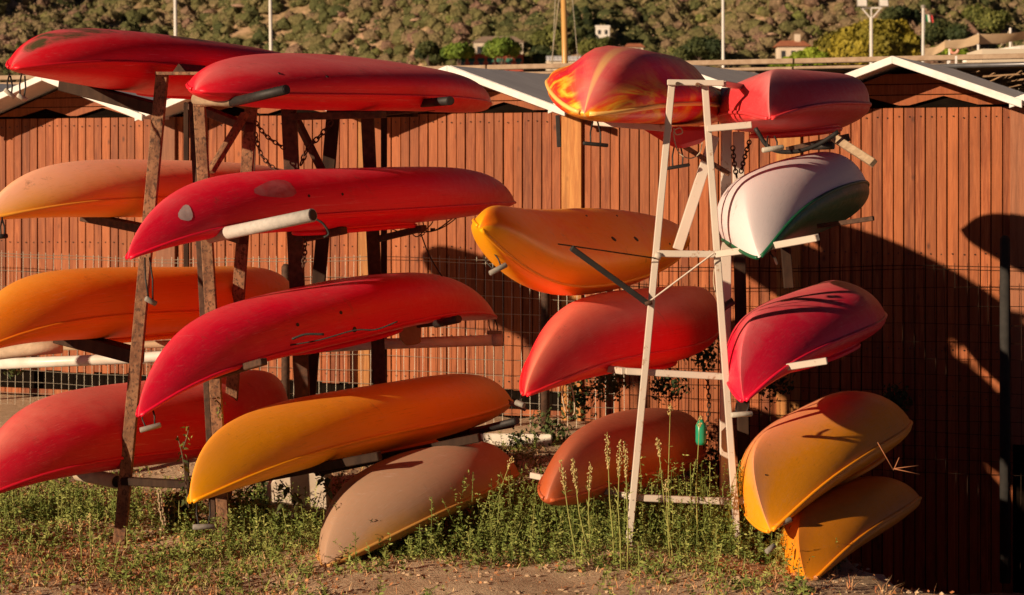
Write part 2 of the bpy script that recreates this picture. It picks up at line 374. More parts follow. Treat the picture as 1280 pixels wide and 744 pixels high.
# ------------------------------------------------------------------ houses on the hill
M['cream'] = simple('cream_render', (.62, .54, .42), (.55, .47, .36), 1, .9)
M['hwhite'] = simple('white_render', (.78, .75, .68), (.7, .66, .6), 1, .9)
M['redwall'] = simple('red_render', (.40, .09, .055), (.34, .07, .045), 1, .9)
M['tile'] = simple('terracotta_tiles', (.42, .16, .08), (.33, .11, .06), 2, .9)
M['brownroof'] = simple('brown_roof', (.34, .25, .18), (.28, .2, .15), 2, .9)
M['glass'] = simple('dark_window', (.03, .035, .04), (.05, .05, .05), 1, .2)
M['shade_green'] = simple('green_awning', (.05, .22, .15), (.04, .18, .12), 1, .8)
def house(name, px0, px1, py_eave, py_base, Y, wallm, roofm, label, roof_h=6, nwin=3, rows=1, flat=False, chimney=False, awn=0):
    a = at(px0, py_base, Y); b = at(px1, py_eave, Y); w = b.x - a.x; d = w * .7
    t = empty(name, ((a.x + b.x) / 2, Y, a.z), label, 'house')
    MB().box((a.x, Y, a.z - (14 if Y > 300 else 13)), (b.x, Y + d, b.z)).build('wall', wallm, t)
    h = roof_h / F * Y; o = .35
    if flat:
        MB().box((a.x - .1, Y - .1, b.z + .003), (b.x + .1, Y + d + .1, b.z + .35)).build('roof', wallm, t)
    else:
        r = MB(); x0, x1, y0, y1 = a.x - o, b.x + o, Y - o, Y + d + o; z0 = b.z + .003; z1 = z0 + h; yc = (y0 + y1) / 2; i = w * .22
        r.add([(x0, y0, z0), (x1, y0, z0), (x1, y1, z0), (x0, y1, z0), (x0 + i, yc, z1), (x1 - i, yc, z1)], [(0, 1, 5, 4), (2, 3, 4, 5), (1, 2, 5), (3, 0, 4), (3, 2, 1, 0)])
        rf = r.build('roof', roofm, t)
        if chimney: MB().box((a.x + w * .6, yc - .3, z0 + h * .5), (a.x + w * .6 + .6, yc + .3, z1 + .7)).build('chimney', wallm, rf)
    H = (b.z - a.z) / rows
    for rr in range(rows):
        for i in range(nwin):
            cx = a.x + w * (i + .5) / nwin; z0 = a.z + H * rr + H * .35; ww = w / nwin * .22; hh_ = H * .4
            MB().box((cx - ww, Y - .03, z0), (cx + ww, Y + .1, z0 + hh_)).build('window', M['glass'], t)
            if awn: MB().hexa([(cx - ww * 1.6, Y - .02, z0 + hh_ + .1), (cx + ww * 1.6, Y - .02, z0 + hh_ + .1), (cx + ww * 1.6, Y - .02, z0 + hh_ + .2), (cx - ww * 1.6, Y - .02, z0 + hh_ + .2)], [(cx - ww * 1.6, Y - 1, z0 + hh_ * .6), (cx + ww * 1.6, Y - 1, z0 + hh_ * .6), (cx + ww * 1.6, Y - 1, z0 + hh_ * .6 + .1), (cx - ww * 1.6, Y - 1, z0 + hh_ * .6 + .1)]).build('awning', M['shade_green'], t)
    return t
house('villa', 592, 654, 53, 74, 396, M['cream'], M['brownroof'], 'pale two-level villa with brown roof behind the larger umbrella pine', 9, 4)
house('red_building', 572, 654, 68, 92, 382, M['redwall'], M['brownroof'], 'low dark red building with green awnings under the umbrella pines', 3, 7, awn=1)
house('small_house', 745, 762, 34, 48, 400, M['hwhite'], M['tile'], 'small white flat-roofed house among the trees on the hill', 5, 2, flat=True)
house('red_roof_house', 782, 804, 59, 66, 380, M['cream'], M['tile'], 'low house with a reddish roof just above the flame coloured kayak', 5, 2)
house('cream_house', 973, 1010, 58, 80, 230, M['cream'], M['tile'], 'cream house with orange tiled roof beside the lime green bush', 8, 3, chimney=True)
house('hill_villa', 1157, 1180, 6, 17, 430, M['cream'], M['tile'], 'cream villa with red tiled roof high on the hill', 5, 3, chimney=True)
house('hill_villa', 1181, 1196, 9, 18, 429, M['cream'], M['brownroof'], 'small pale annex right of the red-roofed villa', 1.5, 2, flat=True)
# long pale roof building
t = empty('long_shed', (at(705, 84, 300).x, 300, 0), 'long low building with pale ribbed roof left and right of the wooden mast', 'building')
a = at(683, 82, 300); b = at(727, 76, 300)
MB().box((a.x, 300, a.z - 6), (b.x, 304, b.z)).build('wall', M['cream'], t)
for i in range(9):
    x0 = a.x + (b.x - a.x) * i / 9; x1 = a.x + (b.x - a.x) * (i + .9) / 9; zt = at(0, 70, 300).z
    MB().hexa([(x0, 299.6, b.z), (x1, 299.6, b.z), (x1, 302, zt), (x0, 302, zt)], [(x0, 299.6, b.z + .1), (x1, 299.6, b.z + .1), (x1, 302, zt + .1), (x0, 302, zt + .1)]).build('roof_panel', M['roofgrey'], t)
# terrace wall high right
MB().box((at(1098, 0, 436).x, 436, at(0, 5, 436).z), (at(1225, 0, 436).x, 437, at(0, -1.5, 436).z)).build('terrace_wall', M['cream'])
tag(bpy.data.objects['terrace_wall'], 'low tan terrace wall along the top of the hill', 'wall')
for i, (px, py, r) in enumerate(((523, 30, 9), (1255, 45, 12), (300, 12, 10), (962, 48, 8), (455, 42, 7))):
    p = on_hill(px, py); V = IV * (1 + .25 * rng.normal(size=(len(IV), 1)).clip(-1, 1)) * np.array([r, r * .6, r * .28]) / F * p.y + np.array(p[:]) + np.array([0, -3, .6])
    M.setdefault('rock', simple('pink_rock', (.42, .28, .19), (.33, .21, .14), 1, .95))
    lbs = ('pale rock outcrop above the smaller umbrella pine', 'rounded pale rock above the awnings', 'pale rock patch near the tall white mast', 'pink rock patch right of the thin white mast', 'small pale rock on the hill above the scarlet top kayak')
    tag(mesh_np('rock_outcrop', V, IF, M['rock']), lbs[i], 'rock')

# ------------------------------------------------------------------ masts, floodlight, awnings
M['mastwhite'] = simple('white_mast_paint', (.72, .70, .66), (.6, .58, .55), 5, .4)
M['mastwood'] = simple('varnished_mast', (.62, .36, .12), (.5, .28, .09), 6, .35, 0, .1, .5, (1, 1, .2))
for px, px2, py, w_, Y, mt, lb in ((218.5, 222, 40, 5, 60, 'mastwhite', 'thick white mast rising behind the algae-stained kayak'),
                          (337, 342, 68, 5, 62, 'mastwhite', 'leaning white mast above the scarlet top kayak'),
                          (903.5, 905, 79, 4.2, 64, 'mastwhite', 'thin white mast above the right white rack'),
                          (1154, 1153, 72, 4.5, 58, 'mastwhite', 'short white mast left of the tan awnings')):
    top = at(px, -60 if px < 1000 else 10, Y); bot = at(px2, 223 + 1.7 * F / Y, Y)
    t = empty('mast', bot, lb, 'mast'); MB().tube([bot, bot.lerp(top, .5), top], [w_ / 2 / F * Y, w_ / 2.1 / F * Y, w_ / 2.6 / F * Y], 10).build('pole', M[mt], t, True)
    MB().tube([top, top + Vector((0, 0, .08))], w_ / 1.6 / F * Y, 8).build('cap', M['gripgrey'], t)
Y = 55; top = at(703, -60, Y); bot = at(712, 223 + 1.7 * F / Y, Y)
t = empty('wooden_mast', bot, 'varnished wooden mast with thin stays behind the middle cabins', 'mast')
MB().tube([bot, bot.lerp(top, .5), top], [.1, .085, .07], 10).build('pole', M['mastwood'], t, True)
for x0, x1 in ((697, 690), (710, 724), (706, 688)): MB().tube([at(x0, -60, Y), at(x1, 90, Y)], .012, 4).build('stay', M['wire'], t)
Y = 70; t = empty('floodlight_mast', at(1090, 223 + 1.7 * F / Y, Y), 'grey mast with two floodlights in front of the round tree', 'floodlight')
MB().tube([at(1089.5, 223 + 1.7 * F / Y, Y), at(1089, 22, Y)], [.07, .055], 10).build('pole', M['mastwhite'], t, True)
MB().beam(at(1076, 10, Y), at(1103, 10, Y), .05, .05).build('crossbar', M['mastwhite'], t)
MB().beam(at(1089, 24, Y), at(1077, 10, Y), .04, .04).build('brace', M['mastwhite'], t)
MB().beam(at(1089, 24, Y), at(1101, 10, Y), .04, .04).build('brace', M['mastwhite'], t)
MB().beam(at(1089, 24, Y), at(1089, 10, Y), .04, .04).build('brace', M['mastwhite'], t)
for cx, cw in ((1077, 13), (1104, 12)):
    c = at(cx, 4, Y); s = cw / 2 / F * Y
    f = MB().hexa([c + Vector((-s, -.15, -.13)), c + Vector((s, -.15, -.13)), c + Vector((s, -.05, .16)), c + Vector((-s, -.05, .16))], [c + Vector((-s * .7, .25, -.08)), c + Vector((s * .7, .25, -.08)), c + Vector((s * .7, .25, .1)), c + Vector((-s * .7, .25, .1))]).build('floodlight_head', M['gripgrey'], t)
    MB().hexa([c + Vector((-s * .85, -.17, -.11)), c + Vector((s * .85, -.17, -.11)), c + Vector((s * .85, -.08, .13)), c + Vector((-s * .85, -.08, .13))], [c + Vector((-s * .85, -.155, -.11)), c + Vector((s * .85, -.155, -.11)), c + Vector((s * .85, -.065, .13)), c + Vector((-s * .85, -.065, .13))]).build('lens', M['mastwhite'], f)
# awning sails
M['sail'] = simple('tan_canvas', (.62, .46, .29), (.5, .36, .22), 3, .9)
def sail(p, label, Yd=3.0):
    n_, V = 14, []
    (a, b, c, d) = p   # top-left, top-right, bottom-right, bottom-left pixel corners ; Y per corner
    for j in range(8):
        v_ = j / 7
        for i in range(n_ + 1):
            u = i / n_
            q = [(a[k_] * (1 - u) + b[k_] * u) * (1 - v_) + (d[k_] * (1 - u) + c[k_] * u) * v_ for k_ in range(3)]
            q[1] += 3.2 * math.sin(math.pi * u) + math.sin(u * 13 + v_ * 3) * .4
            V.append(at(*q)[:])
    V = np.array(V); Fc = grid_faces(8, n_ + 1); k_ = len(V)
    V2 = V + np.array([0, .02, -.01]); V = np.concatenate([V, V2]); Fc = np.concatenate([Fc, Fc[:, ::-1] + k_])
    return tag(mesh_np('canvas_awning', V, Fc, M['sail'], smooth=True), label, 'awning')
sail(((1156, 60, 40), (1181, 51, 40), (1181, 61, 39.6), (1156, 70, 39.6)), 'small tan canvas awning sloping up from the short mast')
sail(((1181, 50, 40), (1224, 42, 40), (1224, 54, 39.6), (1181, 60, 39.6)), 'middle tan canvas awning between two white posts')
sail(((1223, 42, 40), (1300, 35, 40.4), (1300, 43, 40.6), (1223, 55, 40.0)), 'long tan canvas awning reaching the picture edge')
for px, py0, lb in ((1187, 50, 'white awning post beside the lifebuoy'), (1223, 42, 'white awning post between the middle and long awnings'), (1263, 35, 'tall thin white awning post under the long awning')):
    MB().tube([at(px, 84, 41), at(px, py0, 41)], .025, 8).build('awning_post', M['mastwhite'])
    tag(bpy.context.scene.collection.objects[-1], lb, 'post')
for x0, y0, x1, y1, lb in ((1244, 70, 1263, 36, 'thin stay rope left of the tall awning post'), (1268, 70, 1262, 36, 'thin stay rope right of the tall awning post')):
    MB().tube([at(x0, y0, 41), at(x1, y1, 41)], .01, 5).build('stay_rope', M['rope']); tag(C.objects[-1], lb, 'rope')
# lifebuoy
V = []; c = at(1193, 62, 40.5)
for i in range(20):
    a = i * math.pi / 10
    for j in range(8):
        b = j * math.pi / 4; V.append((c.x + math.cos(a) * (.075 + .03 * math.cos(b)), c.y + .03 * math.sin(b), c.z + math.sin(a) * (.075 + .03 * math.cos(b))))
Fc = [(i * 8 + j, i * 8 + (j + 1) % 8, ((i + 1) % 20) * 8 + (j + 1) % 8, ((i + 1) % 20) * 8 + j) for i in range(20) for j in range(8)]
M['orange_buoy'] = simple('orange_buoy', (.65, .14, .06), (.7, .5, .4), 6, .6)
tag(mesh_np('lifebuoy', V, Fc, M['orange_buoy'], smooth=True), 'small orange lifebuoy hanging under the middle awning', 'lifebuoy')
# white boat / tarpaulin hull at right edge
Yb = 38; V = []
for i in range(15):
    u = i / 14; px = 1203 + 100 * u; top = 70 - 14 * u ** .8; sec = [(0, 0), (.5, .05), (.9, .35), (1, 1)]
    for s_ in (1, -1):
        for (yy, zz) in (sec if s_ == 1 else sec[::-1]):
            w_ = .9 * math.sin(min(1, u * 1.6 + .02) * math.pi / 2); p = at(px, top, Yb); V.append((p.x, Yb + s_ * -yy * w_, p.z - .55 * (1 - zz) * min(1, .25 + u)))
V = np.array(V); Fc = [(i * 8 + j, i * 8 + (j + 1) % 8, (i + 1) * 8 + (j + 1) % 8, (i + 1) * 8 + j) for i in range(14) for j in range(8)]
tag(mesh_np('beached_boat', V, Fc, M['hwhite'], smooth=False), 'white upturned bow of a boat below the long awning', 'boat')
# flag of three bands
t = empty('flag', at(1156, 30, 200), 'small weathered green, white and red flag behind the short mast', 'flag')
for i, c_ in enumerate(((.03, .2, .09), (.6, .55, .5), (.5, .05, .05))):
    V = []
    for a in range(4):
        for b in range(4):
            p = at(1156 + 3.2 * i + a * 1.05 + b * .5, 18 + b * 3 + i * .6, 200); V.append((p.x, p.y + .1 * math.sin(a + i * 3), p.z))
    V = np.array(V); V = np.concatenate([V, V + np.array([0, .03, 0])]); Fc = grid_faces(4, 4); Fc = np.concatenate([Fc, Fc + 16])
    mesh_np('flag_band', V, Fc, simple('flag_cloth_' + 'gwr'[i], c_, c_, 3, .9), t)
MB().tube([at(1155.5, 40, 200), at(1155.5, 16, 200)], .05, 6).build('pole', M['mastwhite'], t)
# ------------------------------------------------------------------ reed canopy behind the cabins
M['reed'] = simple('dry_reed', (.34, .22, .12), (.20, .12, .065), 20, .9, 0, .4)
M['beamwood'] = simple('weathered_beam', (.40, .30, .21), (.30, .21, .14), 14, .85, 0, .5, .2, (1, 1, 1))
def cwall(D, x, z):  # line parallel to the cabins, through (0,D), at x
    return Vector((x, D - x * WT, z)) * 1.156 - Vector((0, 0, .285))
t = empty('reed_canopy', cwall(16, 0, 0), 'long reed canopy with weathered edge beam behind the cabin roofs', 'canopy')
for x0, x1 in ((-7.5, -3.4), (-3.39, -.2), (-.19, 2.1), (2.11, 4.6), (4.61, 7)):
    MB().beam(cwall(16, x0, 2.59), cwall(16, x1, 2.585 + rnd.uniform(-.01, .01)), .06, .045).build('edge_beam', M['beamwood'], t, bevel=.006)
    MB().beam(cwall(16.06, x0, 2.545), cwall(16.06, x1, 2.54), .04, .03).build('edge_beam', M['beamwood'], t, bevel=.006)
for x in (-5.5, -3, -.6, 1.8, 4.2): MB().beam(cwall(16.1, x, 0), cwall(16.1, x, 2.52), .08, .08).build('canopy_post', M['beamwood'], t)
V = []; Fl = []
nr = 5200; x = rng.uniform(-7, 6.5, nr); dep = rng.uniform(0, 2.6, nr); z = 2.50 - dep * .012 - rng.random(nr) * .07 ; ang = rng.normal(0, .5, nr); ln = rng.uniform(.15, .6, nr); dr = rng.normal(0, .10, nr)
p = np.stack([x, 16.1 + dep - x * WT, z], -1) * 1.156 - np.array([0, 0, .285]); d = np.stack([np.sin(ang), np.cos(ang) , dr - .06], -1) * ln[:, None]
th = .007; n3 = np.array([[0, 0, th], [th, 0, -th], [-th, 0, -th]])
V = np.concatenate([(p[:, None] + n3).reshape(-1, 3), ((p + d)[:, None] + n3).reshape(-1, 3)])
b = np.arange(nr) * 3; o = nr * 3
Fc = np.concatenate([np.stack([b + i, b + (i + 1) % 3, b + (i + 1) % 3 + o, b + i + o], 1) for i in range(3)])
tag(mesh_np('reed_mat', V, Fc, M['reed'], t), 'loose reeds under the edge beam', kind='stuff')
MB().hexa([cwall(16.1, -7, 2.52), cwall(16.1, 7, 2.52), cwall(18.8, 7, 2.49), cwall(18.8, -7, 2.49)], [cwall(16.1, -7, 2.55), cwall(16.1, 7, 2.55), cwall(18.8, 7, 2.52), cwall(18.8, -7, 2.52)]).build('reed_roof', M['reed'], t)
MB().tube([cwall(15.4, 2.9, 2.50), cwall(15.4, 5, 2.515)], .018, 10).build('steel_pipe', simple('steel_pipe', (.4, .4, .42), (.3, .3, .3), 10, .35, .8), None, True); tag(C.objects[-1], 'thin steel pipe running along the reed canopy at its right end', 'pipe')
for px, lb in ((1185, 'short white stub post on the pipe right of the peak roof'), (1195, 'taller white post crossing the steel pipe')):
    MB().beam(at(px, 86, 16.5), at(px, 70 if px > 1190 else 76, 16.5), .015, .015).build('white_post', M['white']); tag(C.objects[-1], lb, 'post')
t = house('pale_building', 1236, 1330, 99, 190, 24, M['cream'], M['roofgrey'], 'pale green and cream building glimpsed under the reed canopy', 1, 4, flat=True)

# ------------------------------------------------------------------ beach cabins
UC = (3.757, 2.414, 1.069, -.277, -1.715, -3.153, -4.59)
LB = ('cabin beyond the picture edge past the last pillar', 'cabin under the fully visible white-edged gable', 'cabin behind the white rack', 'cabin behind the gap between the two racks',
      'cabin behind the middle posts of the rusty rack', 'cabin behind the algae-stained kayak', 'cabin past the picture edge beside the pale orange kayak')
ZT, ZB, ZP = 2.105, .40, 2.385
planks = {}
for ci, u0 in enumerate(UC):
    hut = empty('beach_cabin', wall(u0, 0), 'reddish-brown plank ' + LB[ci], 'cabin', 'beach cabins in a row')
    W = .672 if ci < 3 else .719
    def hp(du, z, d=0): return wall(u0 + du, z, d * WS)
    # solid backing, near-black in colour to stand for the unlit inside
    m = MB(); m.hexa([hp(-W, -1.1, -.03), hp(W, -1.1, -.03), hp(W, -1.1, -1.8), hp(-W, -1.1, -1.8)], [hp(-W, ZT + .02, -.03), hp(W, ZT + .02, -.03), hp(W, ZT + .02, -1.8), hp(-W, ZT + .02, -1.8)]); m.build('wall', M['void'], hut)
    n_ = 20 if ci < 3 else 21; x0 = -W + .055; pitch = (2 * W - .11) / n_
    for i in range(n_):
        a = x0 + i * pitch; g = .0052 if i % 2 else .0018; o = rnd.uniform(-.003, .003) + (.002 if i % 2 else 0)
        zb = (ZB if u0 < .9 else -.95) + rnd.uniform(-.012, .004)
        key = (ci, i)
        MB().hexa([hp(a + g * .6, zb, -.012), hp(a + pitch - g, zb, -.012), hp(a + pitch - g, ZT, -.012), hp(a + g * .6, ZT, -.012)],
                  [hp(a + g * .6, zb, o), hp(a + pitch - g, zb, o), hp(a + pitch - g, ZT, o), hp(a + g * .6, ZT, o)]).build('plank', M['plank'], hut, bevel=.0022)
    # nails
    m = MB()
    for i in range(n_):
        for z in (ZT - .055, 1.27, .72, ZB + .05):
            c = hp(x0 + (i + .5) * pitch + rnd.uniform(-.004, .004), z + rnd.uniform(-.006, .006), .003); s = .0042
            m.hexa([c + Vector((-s, 0, -s)), c + Vector((s, -s * WT * 1.0, -s)), c + Vector((s, -s * WT, s)), c + Vector((-s, 0, s))], [c + Vector((-s, -.004, -s)), c + Vector((s, -.004, -s)), c + Vector((s, -.004, s)), c + Vector((-s, -.004, s))])
    tag(m.build('nails', M['nail'], hut), kind='stuff')
    # base strip
    for i in range(n_ // 2):
        if rnd.random() < .75 and u0 < .5:
            a = x0 + i * pitch * 2
            MB().hexa([hp(a, .235, .0), hp(a + pitch * 1.9, .235, .0), hp(a + pitch * 1.9, .235, -.02), hp(a, .235, -.02)], [hp(a, .275, .0), hp(a + pitch * 1.9, .275, .0), hp(a + pitch * 1.9, .275, -.02), hp(a, .275, -.02)]).build('sill_board', M['plank'], hut)
    # gable boards
    zs = [ZT + .012, ZT + .074, ZT + .136, ZT + .198]; sl = .365
    tri_h = .052
    for bi in range(3):
        z0, z1 = zs[bi] + .003, zs[bi + 1] - .002
        hw0 = (ZP - .045 - z0) / sl; hw1 = max((ZP - .045 - z1) / sl, .01)
        hw0 = min(hw0, W - .01); hw1 = min(hw1, W - .01)
        if bi == 0:
            xs_ = [-hw0, -.42, -.225, -.03, .03, .225, .42, hw0]; zl = [z0, z0, z0 + tri_h, z0, z0, z0 + tri_h, z0, z0]
            pts = list(zip(xs_, zl)); topx = [max(-hw1, min(hw1, x_)) for x_ in xs_]
            m = MB()
            for j in range(len(pts) - 1):
                (xa, za), (xb, zb_) = pts[j], pts[j + 1]; ta, tb = topx[j], topx[j + 1]
                if tb - ta < 1e-4: tb = ta + 1e-4
                m.hexa([hp(xa, za, .004), hp(xb, zb_, .004), hp(tb, z1, .004), hp(ta, z1, .004)], [hp(xa, za, -.014), hp(xb, zb_, -.014), hp(tb, z1, -.014), hp(ta, z1, -.014)])
            m.build('gable_board', M['gable'], hut)
        else:
            MB().hexa([hp(-hw0, z0, .004), hp(hw0, z0, .004), hp(hw1, z1, .004), hp(-hw1, z1, .004)], [hp(-hw0, z0, -.014), hp(hw0, z0, -.014), hp(hw1, z1, -.014), hp(-hw1, z1, -.014)]).build('gable_board', M['gable'], hut, bevel=.002)
    z0 = ZT + .02
    m = MB(); m.add([hp(-W, z0, -.03), hp(W, z0, -.03), hp(0, ZP - .05, -.03), hp(-W, z0, -1.8), hp(W, z0, -1.8), hp(0, ZP - .05, -1.8)], [(0, 1, 2), (5, 4, 3), (0, 3, 4, 1), (1, 4, 5, 2), (2, 5, 3, 0)]); m.build('gable_wall', M['void'], hut)  # gable backing, shade in the openings painted as black
    # roof: two slabs + white fascia
    for s_ in (-1, 1):
        e = W + .03; ze = ZP - sl * e; al = .024 * (ci % 2); zf_ = -.004 * (ci % 2)
        m = MB(); m.hexa([hp(0, ZP - .03, .33), hp(s_ * e, ze - .03, .33), hp(s_ * e, ze + .01, -1.9), hp(0, ZP + .01, -1.9)], [hp(0, ZP, .33), hp(s_ * e, ze, .33), hp(s_ * e, ze + .04, -1.9), hp(0, ZP + .04, -1.9)]); r_ = m.build('roof', M['roofgrey'], hut)
        zo = .004; m = MB(); m.hexa([hp(0, ZP - .044, .331 + al), hp(s_ * (e + .005), ze - .044, .331 + al), hp(s_ * (e + .005), ze + zo + zf_, .331 + al), hp(0, ZP + zo + zf_, .331 + al)], [hp(0, ZP - .044, .352 + al), hp(s_ * (e + .005), ze - .044, .352 + al), hp(s_ * (e + .005), ze + zo + zf_, .352 + al), hp(0, ZP + zo + zf_, .352 + al)]); m.build('fascia_board', M['white'], hut, bevel=.003)
for u_, mt, lb in ((3.086, 'pillar2', 'broad brown pillar at the picture edge'), (1.742, 'pillar', 'wooden pillar hidden behind the pink-red top kayak'), (.396, 'pillar', 'bright orange-brown wooden pillar with a knot below the flame coloured kayak'),
               (-.996, 'pillar', 'narrow yellowish wooden pillar behind the rusty rack'), (-2.434, 'pillar2', 'brown wooden pillar behind the first post of the rusty rack'), (-3.87, 'pillar2', 'brown wooden pillar just past the picture edge')):
    hw = {.396: .064, -.996: .04}.get(u_, .072)
    t = empty('cabin_pillar', wall(u_, 0), lb, 'pillar')
    MB().hexa([wall(u_ - hw, .2, .03), wall(u_ + hw, .2, .03), wall(u_ + hw, ZT + .0, .03), wall(u_ - hw, ZT + .0, .03)], [wall(u_ - hw, .2, -.02), wall(u_ + hw, .2, -.02), wall(u_ + hw, ZT + .0, -.02), wall(u_ - hw, ZT + .0, -.02)]).build('pillar_board', M[mt], t, bevel=.003)
# concrete kerb under the cabins
V = MB().hexa([at(545, 558, 13.3), at(690, 560, 13.0), at(690, 543, 13.0), at(545, 541, 13.3)], [at(545, 558, 13.45), at(690, 560, 13.15), at(690, 543, 13.15), at(545, 541, 13.45)])
tag(V.build('concrete_kerb', M['kerb'], bevel=.008), 'pale concrete kerb block at the foot of the cabins', 'kerb')

# ------------------------------------------------------------------ wire mesh fence in front of the cabins
def fz(u): return 1.225 - .035 * math.sin((u + 4) * .9) ** 2
t = empty('wire_fence', wall(0, 0, .5), 'sagging welded wire mesh fence in front of the cabins', 'fence')
m = MB(); md = MB(); us = np.arange(-4.3, 3.6, .058)
for u in us:
    (m if u < .9 else md).tube([wall(u + rnd.uniform(-.006, .006), 0.15 if u < 1.5 else -.5, .5), wall(u + rnd.uniform(-.006, .006), .6, .5 + rnd.uniform(-.01, .01)), wall(u + rnd.uniform(-.01, .01), fz(u) + .01, .5)], .0019, 3, False)
zz = [1.22, 1.20, 1.10, 1.0, .90, .80, .71, .62, .53, .45, .37, .30, .22, .15, .08]
for z in zz:
    for mm_, a_, b_ in ((m, -4.3, .95), (md, .9, 3.6)): mm_.tube([wall(u, z - (1.225 - fz(u)) * z / 1.2 + .004 * math.sin(u * 6 + z * 20), .5 + .006 * math.sin(u * 3 + z * 9)) for u in np.arange(a_, b_, .16)], .0028 if z > 1.15 else .0021, 3, False)
tag(m.build('wire_mesh', M['wire'], t), kind='stuff'); tag(md.build('wire_mesh', M['wiredark'], t), kind='stuff')  # right part of the mesh wears the shade-darkened wire colour
for u, zt, r_, lb in ((3.04, 1.37, .033, None), (.38, 1.15, .03, None), (-1.33, 1.15, .03, None), (-3.72, .8, .04, None)):
    p = MB().tube([wall(u, -.5 if u > 2 else 0, .52), wall(u, zt, .52), wall(u, zt + .02, .52)], [r_, r_, r_ * .5], 10).build('fence_post', M['post'] if u > 2 else M['rustdark'], t, True)  # rightmost post gets the shade-darkened colour

# ------------------------------------------------------------------ kayaks
def kshape(P, NS=57, NR=48):
    u = np.linspace(0, 1, NS); t = .65 * (.5 - .5 * np.cos(np.pi * u)) + .35 * u
    t = np.unique(np.concatenate([[0, .0015, .005, .011], t[1:-1], [.989, .995, .9985, 1]])); NS = len(t)
    s = np.abs(2 * t - 1); bow = t < .5
    pw = np.where(bow, P['pb'], P['ps']); n = np.where(bow, P['nb'], P['ns']); Rk = np.where(bow, P['Rb'], P['Rs'])
    e14 = np.maximum(np.sqrt(np.clip(1 - s ** P.get('te', 14), 0, 1)), .02)
    b = np.maximum(P['B'] * (1 - s ** pw) ** .85, 0) + P.get('w', .02) * e14
    g = Rk * s ** np.where(bow, P.get('re', 2.2), 2.2)
    D = P['D'] * np.sqrt(np.clip(1 - s ** n, 0, 1)) ** 1.3 + P.get('wd', .02) * e14
    Cc = P['C'] * np.clip(1 - s ** 3, 0, 1) + P.get('wd', .015) * e14
    me_ = P.get('me', 1.25); mm = me_ + (P['m'] - me_) * (1 - s ** P.get('mp', 2.0))
    nh = NR // 2; th = np.linspace(0, np.pi, nh + 1)
    c, sn = np.cos(th)[None], np.sin(th)[None]; mi = mm[:, None]
    y = np.sign(c) * np.abs(c) ** (2 / mi) * b[:, None]; zf = np.abs(sn) ** (2 / mi)
    fl = P.get('fl', 0)
    if fl:
        q = np.abs(y / b[:, None]); k_ = fl * (1 - s[:, None] ** 8)
        zf = zf * (1 - k_) + k_ * (.40 * np.clip(1 - q ** 7, 0, 1) ** .5 + .60 * np.exp(-(q / .60) ** 4.5))
    z = -zf * D[:, None]
    x = (t - .5) * P['L']
    hull = np.stack([np.repeat(x[:, None], nh + 1, 1), y, z + g[:, None]], -1)
    th2 = np.linspace(0, np.pi, nh + 1); y2 = np.cos(th2)[None] * b[:, None]; z2 = np.sin(th2)[None] ** .8 * Cc[:, None]
    deck = np.stack([np.repeat(x[:, None], nh + 1, 1), y2, z2 + g[:, None]], -1)
    keel = zf * np.ones_like(y); side = y / b[:, None]
    tt = np.repeat(t[:, None], nh + 1, 1)
    return hull, deck, keel, side, tt, t
def kxf(P, pts):
    r = math.pi + P['roll']; pc = P['pitch']; yw = P['yaw']
    x, y, z = pts[..., 0], pts[..., 1], pts[..., 2]
    y, z = y * math.cos(r) - z * math.sin(r), y * math.sin(r) + z * math.cos(r)
    x, z = x * math.cos(pc) - z * math.sin(pc), x * math.sin(pc) + z * math.cos(pc)
    return np.stack([P['X'] + x * math.sin(yw) - y * math.cos(yw), P['Y'] + x * math.cos(yw) + y * math.sin(yw), P['Z'] + z], -1)
